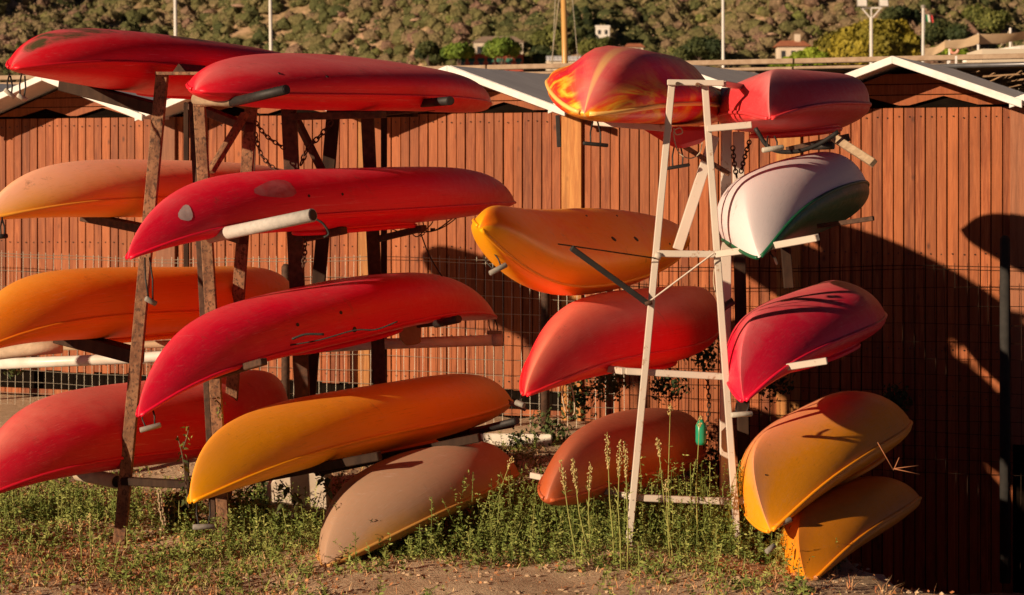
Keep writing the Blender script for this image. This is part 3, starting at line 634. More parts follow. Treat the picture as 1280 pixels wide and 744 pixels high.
KP={
'K1':dict(re=4.235,X=-1.652,Z=2.272,L=2.961,B=0.345,D=0.114,C=0.133,pb=1.936,ps=1.988,nb=4.534,ns=5.061,Rb=0.098,Rs=0.051,roll=0.103,pitch=-0.014,m=3.594,yaw=0.406,Y=10.51,w=0.05,wd=0.03,te=10),
'K2':dict(re=1.996,X=-0.792,Z=2.182,L=2.991,B=0.283,D=0.077,C=0.069,pb=1.812,ps=2.075,nb=5.234,ns=5.598,Rb=0.048,Rs=0.088,roll=0.181,pitch=0.027,m=3.624,yaw=0.423,Y=10.464,w=0.09,wd=0.05,te=10),
'K3':dict(re=4.04,X=-1.714,Z=1.623,L=2.997,B=0.346,D=0.149,C=0.102,pb=2.122,ps=1.876,nb=4.733,ns=4.211,Rb=0.11,Rs=0.06,roll=0.054,pitch=-0.003,m=2.565,yaw=0.442,Y=10.504),
'K4':dict(re=4.384,X=-0.836,Z=1.535,L=3.506,B=0.312,D=0.198,C=0.071,pb=1.635,ps=1.82,nb=6.427,ns=4.78,Rb=0.153,Rs=0.008,roll=-0.018,pitch=0.018,m=3.197,yaw=0.503,Y=10.436,mp=1.3),
'K5':dict(re=4.246,X=-1.839,Z=1.008,L=2.834,B=0.345,D=0.218,C=0.098,pb=1.596,ps=2.12,nb=5.341,ns=5.441,Rb=0.159,Rs=-0.045,roll=-0.068,pitch=-0.04,m=2.88,yaw=0.445,Y=10.379),
'K6':dict(re=5.024,X=-0.883,Z=0.932,L=3.264,B=0.293,D=0.226,C=0.033,pb=1.663,ps=2.064,nb=5.274,ns=3.305,Rb=0.158,Rs=0.155,roll=-0.08,pitch=0.07,m=3.361,yaw=0.489,Y=10.341,mp=1.3),
'K7':dict(re=3.871,X=-1.842,Z=0.407,L=2.521,B=0.348,D=0.236,C=0.092,pb=1.786,ps=2.0,nb=5.721,ns=5.675,Rb=0.179,Rs=-0.097,roll=0.092,pitch=-0.023,m=2.757,yaw=0.47,Y=10.224),
'K8':dict(re=3.26,X=-0.7,Z=0.43,L=3.251,B=0.348,D=0.215,C=0.082,pb=1.662,ps=1.706,nb=10.744,ns=4.123,Rb=0.134,Rs=-0.021,roll=-0.168,pitch=-0.014,m=2.808,yaw=0.437,Y=10.173,mp=1.2),
'K9':dict(X=-0.42,Z=0.18,L=1.724,B=0.317,D=0.209,C=0.061,pb=1.752,ps=1.606,nb=3.747,ns=2.974,Rb=0.094,Rs=0.077,roll=-0.169,pitch=0.096,m=2.495,yaw=0.503,Y=9.655),
'K11':dict(re=3.275,X=0.659,Z=2.13,L=2.851,B=0.323,D=0.163,C=0.097,pb=1.766,ps=1.847,nb=6.143,ns=4.225,Rb=0.118,Rs=0.09,roll=0.161,pitch=0.021,m=3.557,yaw=0.23,Y=10.288,w=0.1,wd=0.05,te=9,fl=1.0),
'K12':dict(re=4.678,X=1.425,Z=2.043,L=2.931,B=0.363,D=0.163,C=0.093,pb=1.355,ps=1.805,nb=10.035,ns=3.861,Rb=0.063,Rs=0.097,roll=-0.079,pitch=0.013,m=3.206,yaw=0.21,Y=10.333,me=0.92,mp=0.9),
'K13':dict(X=0.359,Z=1.326,L=3.092,B=0.212,D=0.131,C=0.141,pb=3.221,ps=1.809,nb=7.76,ns=7.389,Rb=-0.248,Rs=0.048,roll=0.737,pitch=0.015,m=3.508,me=3.2,yaw=0.434,Y=10.303),
'K14':dict(re=3.562,X=1.421,Z=1.537,L=2.794,B=0.337,D=0.223,C=0.118,pb=1.541,ps=2.097,nb=5.374,ns=4.045,Rb=0.177,Rs=0.065,roll=-0.419,pitch=0.014,m=3.068,yaw=0.3,Y=10.235,mp=1.2),
'K15':dict(re=3.71,X=0.621,Z=0.892,L=3.012,B=0.272,D=0.214,C=0.104,pb=1.714,ps=1.621,nb=4.999,ns=5.944,Rb=0.155,Rs=-0.009,roll=0.124,pitch=-0.01,m=2.768,yaw=0.372,Y=10.303,mp=1.2),
'K16':dict(re=4.962,X=1.473,Z=0.894,L=2.699,B=0.343,D=0.224,C=0.075,pb=1.351,ps=1.6,nb=4.744,ns=4.881,Rb=0.111,Rs=0.002,roll=-0.257,pitch=0.043,m=2.621,yaw=0.372,Y=10.158,me=0.92,mp=1.0),
'K17':dict(re=3.755,X=0.605,Z=0.307,L=2.645,B=0.159,D=0.159,C=0.083,pb=1.309,ps=1.938,nb=7.295,ns=5.792,Rb=0.07,Rs=0.099,roll=0.211,pitch=-0.033,m=2.617,yaw=0.337,Y=10.248,w=0.07,wd=0.05,te=10),
'K18':dict(re=3.563,X=1.545,Z=0.298,L=2.819,B=0.399,D=0.276,C=0.067,pb=1.305,ps=1.879,nb=10.008,ns=4.003,Rb=0.093,Rs=0.01,roll=-0.432,pitch=0.011,m=2.625,yaw=0.348,Y=10.025,me=0.92,mp=0.9),
'K19':dict(re=3.537,X=1.609,Z=0.035,L=2.535,B=0.299,D=0.181,C=0.063,pb=1.458,ps=2.342,nb=7.966,ns=3.432,Rb=0.095,Rs=0.101,roll=-0.387,pitch=-0.043,m=2.427,yaw=0.324,Y=9.752,me=0.92,mp=0.9),
}
def kmat(name, base, fade, lo=.55, hi=1.05, kind=None, dirt=.35, rough=.42):
    k = NT(name, rough, .45)
    n = k.noise(3.2, 5, .65); fine = k.noise(26, 5, .7); scr = k.noise(9, 6, .75, k.vec((1, 1, 9), rot=(0, 0, .5)))
    keel = k.attr('keel'); side = k.attr('side'); tt = k.attr('tt')
    kk = k.math('ADD', keel, k.math('MULTIPLY', k.math('SUBTRACT', n, .5), .55))
    col = k.mix(k.rng(kk, lo, hi), base, fade)
    if kind == 'algae':
        a = k.noise(2.6, 6, .72, k.vec((1, 1, 2.5)), .5)
        f = k.math('MULTIPLY', k.rng(a, .42, .56), k.rng(k.math('ADD', keel, k.math('MULTIPLY', fine, .12)), .90, .99))
        col = k.mix(f, col, (.085, .075, .03))
    if kind == 'flame':
        a = k.noise(2.1, 5, .55, k.vec((1, 1, 2.2), rot=(.3, .2, .9)), 1.8)
        col = k.ramp(a, [(0, (.72, .012, .05)), (.40, (.80, .02, .03)), (.47, (.88, .05, .01)), (.53, (.95, .28, .01)), (.585, (1, .56, .05)), (.66, (.92, .10, .01)), (1, (.75, .02, .05))])
        col = k.mix(k.rng(keel, .42, .72), col, k.mix(k.rng(a, .4, .6), (.74, .02, .07), (.86, .10, .08)))
        rd = k.math('MULTIPLY', k.rng(k.math('ABSOLUTE', side), .05, .12, 1, 0), k.rng(tt, .10, .34, 1, 0))
        col = k.mix(rd, col, (1, .58, .16))
        col = k.mix(k.math('MULTIPLY', k.rng(kk, .8, 1.05), .5), col, fade)
    if kind == 'green':
        lim = k.rng(tt, .0, .85, .96, .30)
        f = k.rng(k.math('SUBTRACT', k.math('ADD', side, k.math('MULTIPLY', fine, .02)), lim), .0, .012)
        col = k.mix(f, k.mix(k.rng(n, .3, .7), base, fade), k.mix(k.rng(fine, .4, .7), (.012, .10, .05), (.05, .19, .12)))
    if kind == 'lens':
        f = k.math('MULTIPLY', k.rng(keel, .80, .93), k.rng(k.math('ADD', tt, k.math('MULTIPLY', n, .3)), .08, .35, 1, .0))
        f = k.math('MAXIMUM', f, k.math('MULTIPLY', k.rng(keel, .80, .93), k.rng(tt, .75, .45, 0, .35)))
        col = k.mix(f, base, fade)
    # scuffs, long scratches along the hull and dust
    cx_ = k.n('ShaderNodeCombineXYZ'); k.l(k.math('MULTIPLY', tt, 5), cx_.inputs[0]); k.l(k.math('MULTIPLY', side, 26), cx_.inputs[1]); k.l(k.math('MULTIPLY', keel, 14), cx_.inputs[2])
    str_ = k.noise(3.0, 5, .7, cx_.outputs[0], .4)
    col = k.mix(k.rng(str_, .585, .66, 0, .30), col, tuple(min(1, x * .75 + .22) for x in fade))
    col = k.mix(k.rng(str_, .42, .33, 0, .45), col, tuple(x * .55 for x in base))
    bl = k.noise(1.7, 4, .6, k.vec((1, 1, 1.6), rot=(.4, .1, .7)), .8)
    col = k.mix(k.math('MULTIPLY', k.rng(bl, .50, .66, 0, .55), k.rng(keel, .3, .9)), col, fade)
    grime = k.noise(7, 6, .8, k.vec((1, 1, .8)), .3)
    col = k.mix(k.math('MULTIPLY', k.rng(grime, .60, .72, 0, .55), k.rng(keel, .2, .8)), col, (.14, .085, .05))
    col = k.mix(k.rng(scr, .60, .72, 0, dirt * .6), col, tuple(min(1, x * .7 + .22) for x in fade))
    col = k.mix(k.rng(fine, .66, .78, 0, dirt), col, (.16, .09, .06))
    k.l(k.rng(fine, .3, .7, rough - .06, rough + .16), k.b.inputs['Roughness'])
    k.bump(k.math('ADD', n, k.math('MULTIPLY', fine, .15)), .18, .012)
    return k.col(col)
RED = (.70, .008, .028)
K = {}
def kayak(key, label, mat, deckmat=None, rim=.009, group=None, name='kayak'):
    P = KP[key]; hull, deck, keel, side, tt, t = kshape(P); root = empty(name, (P['X'], P['Y'], P['Z']), label, 'kayak', group)
    ns, nc = hull.shape[:2]; Fc = grid_faces(ns, nc)
    H = kxf(P, hull).reshape(-1, 3); Dk = kxf(P, deck).reshape(-1, 3)
    at_ = dict(keel=keel.ravel(), side=side.ravel(), tt=tt.ravel())
    mesh_np('hull', H, Fc[:, ::-1], mat, root, True, at_)
    at2 = dict(keel=-keel.ravel() * .2, side=side.ravel(), tt=tt.ravel())
    mesh_np('deck', Dk, Fc, deckmat or mat, root, True, at2)
    # moulded seam along the gunwale
    for j, s_ in ((0, 1), (nc - 1, -1)):
        pts = kxf(P, hull[:, j] + np.array([0, s_ * .001, 0]))
        MB().tube([Vector(p) for p in pts[1:-1:2]], rim, 6).build('seam', deckmat or mat, root, True)
    K[key] = dict(P=P, root=root, mat=mat, hull=hull, deck=deck)
    return root
def kp(key, x, y, z):       # local kayak coordinates (x fraction -.5...5) -> world
    P = K[key]['P']; return Vector(kxf(P, np.array([x * P['L'], y, z])))
def kdepth(key, px):        # distance of the kayak's near flank at a pixel column
    P = K[key]['P']; s, c = math.sin(P['yaw']), math.cos(P['yaw']); r = (px - CX) / F
    return (P['X'] - P['Y'] * s / c) / (r - s / c)
def handle(key, pts, w=.05, mat='gripgrey', Y=None, r=.012, cords=None, name='grab_handle', dy=0):
    """pts: two pixel ends of the grip; cords: pixel points where cords leave the hull"""
    root = K[key]['root']; Y = Y or kdepth(key, pts[0][0]) - .1; Y += dy
    a, b = at(*pts[0], Y), at(*pts[1], Y + .03)
    h = MB().tube([a, a.lerp(b, .03), a.lerp(b, .97), b], [r * .75, r, r, r * .75], 10).build(name, M[mat], root, True)
    for i, c in enumerate(cords or []):
        q = a.lerp(b, .3 + .4 * i); s = at(*c, Y + .06); mid = q.lerp(s, .5) + Vector((.006 * (1 if i else -1), 0, 0))
        MB().tube([q, mid, s], .0038, 6).build('cord', M['black'], h, True)
def dots(key, pxs, r=.011, name='scupper_hole', mat='black'):
    """small recessed caps on the near flank, found by ray casting the hull"""
    P = K[key]['P']; root = K[key]['root']
    hull = [c for c in root.children if c.name.startswith('hull')][0]
    from mathutils.bvhtree import BVHTree
    if 'bvh' not in K[key]:
        me = hull.data; K[key]['bvh'] = BVHTree.FromPolygons([v.co + root.location for v in me.vertices], [p.vertices[:] for p in me.polygons])
    o = Vector((0, 0, EYE))
    for q in pxs:
        d = (at(q[0], q[1], 10) - o).normalized(); hit = K[key]['bvh'].ray_cast(o, d)
        if hit[0] is None: continue
        n = hit[1]; n = n if n.dot(d) < 0 else -n; rr = q[2] if len(q) > 2 else r
        MB().tube([hit[0] - n * .004, hit[0] + n * .003], rr, 12).build(name, M[mat], root, True)
def hitpt(key, px, py):
    dots(key, [])
    o = Vector((0, 0, EYE)); d = (at(px, py, 10) - o).normalized(); h = K[key]['bvh'].ray_cast(o, d); return h[0]

m_red = kmat('faded_red_plastic', RED, (.50, .10, .12), .62, 1.15)
kayak('K1', 'deep red kayak with dark algae stains, topmost on the far side of the rusty rack', kmat('algae_red', (.74, .008, .022), (.72, .16, .18), .72, 1.15, 'algae'))
kayak('K2', 'blunt-nosed scarlet red kayak topmost on the near side of the rusty rack', kmat('scarlet_plastic', (.82, .014, .035), (.86, .22, .22), .62, 1.25))
kayak('K3', 'pale peach-orange kayak second from the top behind the rusty posts', kmat('peach_plastic', (1, .46, .05), (.95, .50, .32), .10, .95, rough=.45))
kayak('K4', 'long red kayak with pointed bow and a pale round patch near its tip', kmat('crimson_plastic', (.80, .006, .04), (.76, .12, .15), .8, 1.25))
kayak('K5', 'orange-yellow kayak in the third tier behind the rusty posts', kmat('amber_plastic', (.88, .24, .008), (.80, .36, .05), .65, 1.1, rough=.45))
kayak('K6', 'dark red kayak with a curved pointed bow hanging above the yellow kayak', kmat('wine_plastic', (.74, .005, .04), (.62, .08, .10), .8, 1.2))
kayak('K7', 'dull red kayak lowest behind the rusty posts', kmat('dull_red_plastic', (.64, .006, .03), (.72, .20, .16), .6, 1.1, rough=.5))
kayak('K8', 'amber yellow kayak lowest on the near side of the rusty rack', kmat('yellow_plastic', (1, .42, .005), (.86, .34, .04), .5, 1.05, rough=.42))
kayak('K9', 'sun-bleached mauve-pink kayak lying on the ground', kmat('bleached_plastic', (.50, .26, .06), (.38, .235, .15), .05, .4, dirt=.8, rough=.6))
kayak('K11', 'flame patterned red, orange and yellow kayak on top of the white rack', kmat('flame_plastic', RED, (.72, .28, .24), kind='flame', rough=.34), rim=.011)
kayak('K12', 'faded pinkish-red kayak seen bow-on at the top of the white rack', kmat('pinkred_plastic', (.82, .05, .06), (.66, .24, .24), .55, 1.05, rough=.45))
kayak('K13', 'yellow kayak with a red-orange bottom tipped on its side below the flame patterned kayak', kmat('yellow_red_plastic', (1, .42, .006), (.96, .17, .006), kind='lens', rough=.36))
kayak('K14', 'white kayak with a dark green band along its side', kmat('white_plastic', (.80, .72, .74), (.72, .66, .68), dirt=.2, rough=.4), deckmat=kmat('green_plastic', (.004, .10, .04), (.015, .16, .08), dirt=.05))
kayak('K15', 'coral red kayak with a long pointed bow left of the white rack leg', kmat('coral_plastic', (.88, .018, .03), (.86, .22, .15), .5, 1.05, rough=.44))
kayak('K16', 'crimson kayak with a sharp keel line right of the white rack legs', kmat('sharp_crimson', (.82, .010, .05), (.80, .20, .22), .65, 1.15, rough=.42))
kayak('K17', 'terracotta brown kayak with rounded nose at the foot of the white rack', kmat('terracotta_plastic', (.46, .10, .03), (.42, .13, .07), .5, 1.0, rough=.45))
kayak('K18', 'orange-yellow kayak with a broad pale bow strapped with black webbing', kmat('orange_yellow_plastic', (1, .38, .010), (.82, .36, .19), .5, 1.05, rough=.45))
kayak('K19', 'deep orange kayak lowest, tucked on the ground beneath the orange-yellow one', kmat('deep_orange_plastic', (.92, .32, .008), (.70, .22, .03), .6, 1.1, rough=.45))

handle('K4', ((182, 373), (195, 380)), cords=((181, 322), (187, 322)), Y=8.98)
handle('K6', ((175, 538), (201, 531)), cords=((177, 514), (190, 508)), Y=8.98)
handle('K8', ((241, 659), (268, 658)), cords=((246, 628), (262, 624)), Y=8.8)
handle('K13', ((612, 342), (633, 331)), mat='gripgrey', cords=((604, 320), (616, 314)), Y=8.95)
handle('K16', ((914, 519), (940, 517)), mat='griplight', cords=((921, 504), (936, 500)), Y=8.95)
handle('K12', ((953, 188), (979, 184)), mat='griplight', cords=((960, 170), (968, 170)), Y=8.95)
handle('K18', ((964, 660), (989, 649)), cords=((968, 664), (984, 655)), Y=8.72)
handle('K19', ((958, 690), (968, 682)), cords=((968, 682),), Y=8.6, name='toggle')
handle('K6', ((609, 416), (627, 416)), cords=((611, 400), (619, 400)), Y=11.35)
handle('K8', ((637, 503), (657, 512)), cords=((636, 500), (641, 498)), Y=11.0)
handle('K11', ((729, 179), (760, 182)), mat='black', cords=((741, 152), (747, 152)), Y=9.0, r=.009)
handle('K11', ((832, 211), (862, 206)), mat='black', cords=((843, 182), (851, 184)), Y=9.9, r=.009)
handle('K1', ((6, 112), (18, 122)), mat='griplight', cords=((12, 92), (13, 95)), Y=9.1, r=.010)
handle('K1', ((22, 119), (33, 125)), mat='griplight', cords=((27, 92), (31, 95)), Y=9.1, r=.010, name='toggle')
handle('K3', ((-2, 296), (9, 295)), mat='black', cords=((3, 272), (2, 272)), Y=9.05, r=.011)
handle('K14', ((968, 322), (971, 330)), mat='griplight', cords=((962, 312),), Y=9.2, r=.006, name='toggle')
handle('K15', ((655, 507), (645, 503)), cords=((652, 494),), Y=9.0, r=.013, name='toggle')
dots('K2', [(349, 92, .007), (409, 96, .007), (388, 133, .006)], name='screw')
dots('K4', [(386, 245, .007), (428, 243, .007)], name='screw')
dots('K6', [(372, 406, .009), (426, 391, .009), (443, 412, .014)], name='rubber_cap')
dots('K13', [(767, 299, .016), (795, 299, .016), (683, 365, .015), (697, 372, .015)])
dots('K5', [(144, 401, .009)])
dots('K13', [(733, 270, .006), (771, 270, .006), (837, 305, .006)], name='screw')
dots('K18', [(957, 594, .004)], name='screw')
# pale patch on K4, worn patch: thin discs following the hull
M['patch'] = simple('pale_patch', (.62, .50, .50), (.5, .38, .38), 30, .6)
M['patch2'] = simple('worn_pink_patch', (.50, .16, .18), (.50, .07, .09), 20, .6)
def decal(key, cx, cy, rx, ry, mat, name, label=None, n=16):
    dots(key, []); bv = K[key]['bvh']; o = Vector((0, 0, EYE)); V = []
    def cast(px, py):
        d = (at(px, py, 10) - o).normalized(); h = bv.ray_cast(o, d)
        if h[0] is None: return None
        nn = h[1] if h[1].dot(d) < 0 else -h[1]; return h[0] + nn * .0015
    c = cast(cx, cy); rings = [[c] * n]; out = [c]
    for rr in (.35, .7, 1):
        for i in range(n):
            a = i * 2 * math.pi / n; f = rr * (1 + .12 * math.sin(a * 3 + cx)); p = cast(cx + rx * f * math.cos(a), cy + ry * f * math.sin(a)); out.append(p or c)
    Fc = [(0, 1 + i, 1 + (i + 1) % n, 1 + (i + 1) % n) for i in range(n)]
    m = MB(); m.V = [tuple(p) for p in out]; m.F = [(0, 1 + i, 1 + (i + 1) % n) for i in range(n)]
    for r_ in range(2): m.F += [(1 + r_ * n + i, 1 + (r_ + 1) * n + i, 1 + (r_ + 1) * n + (i + 1) % n, 1 + r_ * n + (i + 1) % n) for i in range(n)]
    ob = m.build(name, mat, K[key]['root'], True)
    if label: ob['label'] = label
decal('K4', 232, 267, 9, 10, M['patch'], 'repair_patch', 'pale round patch near the bow')
decal('K4', 345, 237, 26, 11, M['patch2'], 'worn_patch', 'scuffed pink oval area')

# cockpit rims, carry cords and straps
def px_tube(pts, Y, r, name, mat, parent=None, n=6, Y2=None):
    k_ = len(pts); P_ = [at(p[0], p[1], (Y + (Y2 - Y) * i / (k_ - 1)) if Y2 else Y) for i, p in enumerate(pts)]
    return MB().tube(P_, r, n).build(name, mat, parent, True)
def curve(pts, n=6):
    out = []
    P_ = [Vector((p[0], p[1], 0)) for p in pts]; P_ = [P_[0] * 2 - P_[1]] + P_ + [P_[-1] * 2 - P_[-2]]
    for i in range(1, len(P_) - 2):
        for j in range(n):
            t_ = j / n; a, b, c, d = P_[i - 1:i + 3]
            q = .5 * ((2 * b) + (-a + c) * t_ + (2 * a - 5 * b + 4 * c - d) * t_ ** 2 + (-a + 3 * b - 3 * c + d) * t_ ** 3); out.append((q.x, q.y))
    out.append((pts[-1][0], pts[-1][1])); return out
def cockpit(key, x0=-.12, x1=.16, drop=.03, col='black'):
    P = K[key]['P']; V = []; n = 28
    m = MB(); ring = []
    for i in range(n):
        a = 2 * math.pi * i / n; xx = ((x0 + x1) / 2 + (x1 - x0) / 2 * math.cos(a)); yy = P['B'] * .62 * math.sin(a)
        s = abs(2 * xx); top = P['C'] * (1 - s ** 3) * (1 - .35 * (yy / P['B']) ** 2)
        ring.append((xx, yy, top))
    pts = [kp(key, x, y, z + drop) for x, y, z in ring]; m.tube(pts + [pts[0], pts[1]], .012, 6, False); m.build('cockpit_rim', K[key]['mat'], K[key]['root'], True)
    m = MB(); lo = [kp(key, x, y, z - .01) for x, y, z in ring]; k_ = len(ring)
    m.add(lo + pts, [(i, (i + 1) % k_, k_ + (i + 1) % k_, k_ + i) for i in range(k_)]); m.build('cockpit_wall', K[key]['mat'], K[key]['root'], True)
for key in ('K1', 'K2', 'K4', 'K6', 'K8', 'K12', 'K15', 'K11', 'K18', 'K5', 'K16'): cockpit(key)
# seat bucket under the dark red kayak
m = MB(); a = [(499, 405), (527, 400), (526, 428), (520, 431), (508, 432), (500, 424)]
Yk = kdepth('K6', 513); m.V = [tuple(at(x, y, Yk - .12)) for x, y in a] + [tuple(at(x - 1, y, Yk + .06)) for x, y in a]
n_ = len(a); m.F = [tuple(range(n_))[::-1], tuple(range(n_, 2 * n_))] + [(i, (i + 1) % n_, n_ + (i + 1) % n_, n_ + i) for i in range(n_)]
m.build('seat_bucket', simple('ochre_plastic', (.35, .2, .07), (.28, .15, .05), 20, .5), K['K6']['root'], bevel=.004)
# keel fin under flame kayak
m = MB(); a = [(798, 158), (893, 158), (880, 178), (850, 187), (835, 181)]
m.V = [tuple(at(x, y, 9.75)) for x, y in a] + [tuple(at(x, y, 10.1)) for x, y in a]; n_ = len(a)
m.F = [tuple(range(n_))[::-1], tuple(range(n_, 2 * n_))] + [(i, (i + 1) % n_, n_ + (i + 1) % n_, n_ + i) for i in range(n_)]
m.build('stern_keel', simple('deep_red_plastic', (.42, .01, .02), (.5, .03, .02), 8, .4), K['K11']['root'], bevel=.02)
# bungee cords under K4
Yk = kdepth('K4', 560)
for i, c in enumerate(([(485, 284), (500, 290), (520, 291), (545, 288), (565, 277), (577, 264)], [(510, 285), (520, 296), (530, 289), (540, 279), (541, 272)], [(528, 276), (533, 289), (548, 286), (572, 268)], [(512, 276), (530, 290), (525, 296)])):
    px_tube(curve(c), Yk - .2, .0035, 'bungee_cord', M['black'], K['K4']['root'])
px_tube([(542, 263), (572, 259)], Yk - .25, .017, 'foam_pad', M['black'], K['K4']['root'])
for x, y in ((509, 281), (524, 289), (541, 287)): px_tube([(x - 3, y), (x + 3, y)], Yk - .2, .009, 'cord_knot', M['black'], K['K4']['root'])
px_tube(curve([(526, 292), (536, 318), (550, 342), (566, 366), (570, 385), (570, 400)]), Yk - .25, .0036, 'hanging_cord', M['black'], None); tag(C.objects[-1], 'thin black cord trailing from the long red kayak over the dark red one', 'cord')
px_tube(curve([(395, 274), (404, 280), (411, 292), (405, 297)]), 9.35, .006, 'bungee_cord', M['black'], K['K4']['root'])
px_tube(curve([(365, 424), (382, 418), (405, 418)]), 9.3, .006, 'deck_line', M['black'], K['K6']['root'])
px_tube(curve([(360, 432), (400, 425), (443, 413), (470, 412), (497, 402)]), 9.55, .004, 'deck_line', M['black'], K['K6']['root'])
# strap over K18
pts = []
P = KP['K18']; M['strap'] = simple('black_webbing', (.01, .01, .01), (.02, .02, .02), 60, .8)
hl = K['K18']['hull']; ix = int(np.argmin(abs(hl[:, 0, 0] - .30 * P['L'])))
sec = kxf(P, hl[ix] * np.array([1, 1.02, 1.02]) ); sec2 = kxf(P, (hl[ix] * np.array([1, 1.02, 1.02]) + np.array([.05, 0, 0])))
V = np.concatenate([sec, sec2]); k_ = len(sec); Fc = [(i, i + 1, k_ + i + 1, k_ + i) for i in range(k_ - 1)]
mesh_np('strap', V, Fc, M['strap'], K['K18']['root'])

# ------------------------------------------------------------------ rusty rack (left)
def gz(Y): return 223 + EYE * F / Y
rk = empty('kayak_rack', (-1.4, 10.4, 0), 'rusty brown steel kayak rack with leaning posts holding eight kayaks', 'rack')
def post(p0, p1, w, mat, parent, name='post', h=None): return MB().beam(p0, p1, w, h or w * .7, (0, 1, 0)).build(name, mat, parent, bevel=.004)
post(at(203, 91, 9.64), at(149, 686, 9.6), .058, M['rust'], rk)
post(at(249, 128, 9.66), at(281, 686, 9.66), .056, M['rust'], rk)
post(at(240, 128, 9.75), at(268, 672, 9.75), .03, M['rustdark'], rk)
post(at(314, 135, 10.45), at(280, 642, 10.45), .062, M['rust'], rk)
post(at(361, 135, 10.3), at(385, 648, 10.3), .075, M['rustdark'], rk)
post(at(417, 138, 11.2), at(376, 612, 11.2), .072, M['darkwood'], rk)
post(at(459, 138, 11.05), at(481, 616, 11.05), .07, M['rustdark'], rk)
post(at(480, 138, 11.6), at(480, 600, 11.6), .035, M['darkwood'], rk)
post(at(233, 128, 10.9), at(233, 640, 10.9), .028, M['darkwood'], rk)
# cross pieces and tops
MB().beam(at(197, 92, 9.62), at(252, 92, 9.55), .05, .014).build('crossbar', M['rust'], rk)
MB().hexa([at(215, 91, 9.6), at(233, 91, 9.6), at(224, 80, 9.6), at(223, 80, 9.6)], [at(246, 91, 9.9), at(262, 91, 9.9), at(256, 82, 9.9), at(255, 82, 9.9)]).build('ridge_cap', M['rustdark'], rk)
for a_, b_ in (((307, 142), (263, 215)), ((371, 150), (402, 212))): MB().beam(at(*a_, 10.35 if a_[0] < 350 else 10.9), at(*b_, 10.2 if a_[0] < 350 else 11), .045, .03).build('brace', M['rust'] if a_[0] < 350 else M['rustdark'], rk, bevel=.003)
def arm(x0, y0, Y0, x1, y1, Y1, w=.055, mat='rustdark', name='arm'): return MB().beam(at(x0, y0, Y0), at(x1, y1, Y1), w, w * .8).build(name, M[mat], rk, bevel=.004)
# arms under the far-side kayaks (run back-left) and near-side kayaks (run forward-right)
arm(200, 137, 9.65, 80, 106, 10.1, .075, 'darkwood'); arm(190, 288, 9.65, 105, 271, 10.05); arm(172, 445, 9.65, 75, 420, 10.1, .085, 'darkwood'); arm(160, 604, 9.65, 120, 598, 9.8, .04)
arm(312, 160, 10.4, 240, 132, 10.8); arm(305, 300, 10.4, 240, 280, 10.8); arm(300, 440, 10.4, 220, 425, 10.8, .05, 'darkwood')
arm(247, 131, 9.6, 285, 128, 9.42, .03, 'rust'); arm(262, 297, 9.55, 300, 292, 9.4, .03); arm(268, 470, 9.5, 330, 452, 9.2, .04); arm(150, 601, 9.62, 240, 606, 9.35, .045, 'darkwood')
arm(361, 146, 10.3, 480, 143, 9.95, .045); arm(370, 300, 10.3, 430, 288, 10.0, .045); arm(378, 442, 10.3, 404, 430, 10.2, .045)
arm(459, 142, 11.1, 540, 134, 10.7, .05); arm(468, 300, 11.1, 530, 285, 10.7, .04); arm(478, 410, 11.1, 560, 402, 10.7, .045)
arm(420, 143, 11.2, 520, 141, 11.0, .055, 'darkwood')
arm(280, 606, 9.5, 475, 570, 9.25, .05, 'darkwood'); arm(395, 590, 9.9, 600, 547, 9.7, .05, 'darkwood'); arm(480, 560, 11, 640, 530, 10.6, .05, 'darkwood')
def sleeve(x0, y0, Y0, x1, y1, Y1, r, mat='foam', endmat='black'):
    a, b = at(x0, y0, Y0), at(x1, y1, Y1)
    s = MB().tube([a, b], r, 16).build('foam_sleeve', M[mat], rk, True)
    d = (b - a).normalized(); MB().tube([b - d * .002, b + d * .003], r * .8, 14).build('end_hole', M[endmat], s, True)
    return s
sleeve(262, 296, 9.3, 391, 269, 8.95, .030)
sleeve(290, 128, 9.2, 358, 112, 8.95, .022, 'black')
s_ = sleeve(243, 124, 9.3, 290, 128, 9.2, .024, 'oldpole')
sleeve(528, 129, 10.4, 563, 126, 10.1, .022, 'black'); sleeve(545, 405, 10.3, 573, 399, 10.1, .02, 'black')
sleeve(98, 592, 9.9, 146, 602, 9.65, .034, 'cloth')
sleeve(590, 540, 10.3, 646, 526, 10.0, .018, 'black')
# chains
def chain(pts, Y, label, n, sz=.02, mat='rustdark'):
    c = curve(pts, 12); P_ = [at(x, y, Y) for x, y in c]; L = [0]
    for i in range(1, len(P_)): L.append(L[-1] + (P_[i] - P_[i - 1]).length)
    t = empty('chain', P_[0], label, 'chain'); stepn = L[-1] / n; base = None
    def pos(s):
        for i in range(1, len(L)):
            if L[i] >= s: f = (s - L[i - 1]) / max(L[i] - L[i - 1], 1e-6); return P_[i - 1].lerp(P_[i], f)
        return P_[-1]
    l2 = stepn * .66; ring = []
    for i in range(13):
        a = 2 * math.pi * i / 12; ring.append(Vector((math.cos(a) * sz * .42, 0, math.sin(a) * l2)))
    m = MB(); m.tube(ring, sz * .15, 5, False); me = None
    for i in range(n):
        p = pos((i + .5) * stepn); d = (pos((i + 1) * stepn) - pos(i * stepn)).normalized()
        if me is None:
            o = m.build('chain_link', M[mat], None, True); me = o.data; o.parent = t
        else: o = link('chain_link', me, None, t)
        o.location = p - t.location; q = Vector((0, 0, 1)).rotation_difference(d); from_ = Matrix.Rotation(R(90 * (i % 2) + 20), 4, 'Z')
        o.rotation_euler = (q.to_matrix().to_4x4() @ from_).to_euler()
chain([(319, 152), (333, 170), (356, 186)], 10.2, 'rusty chain slung from the second to the third rusty post', 9, .022)
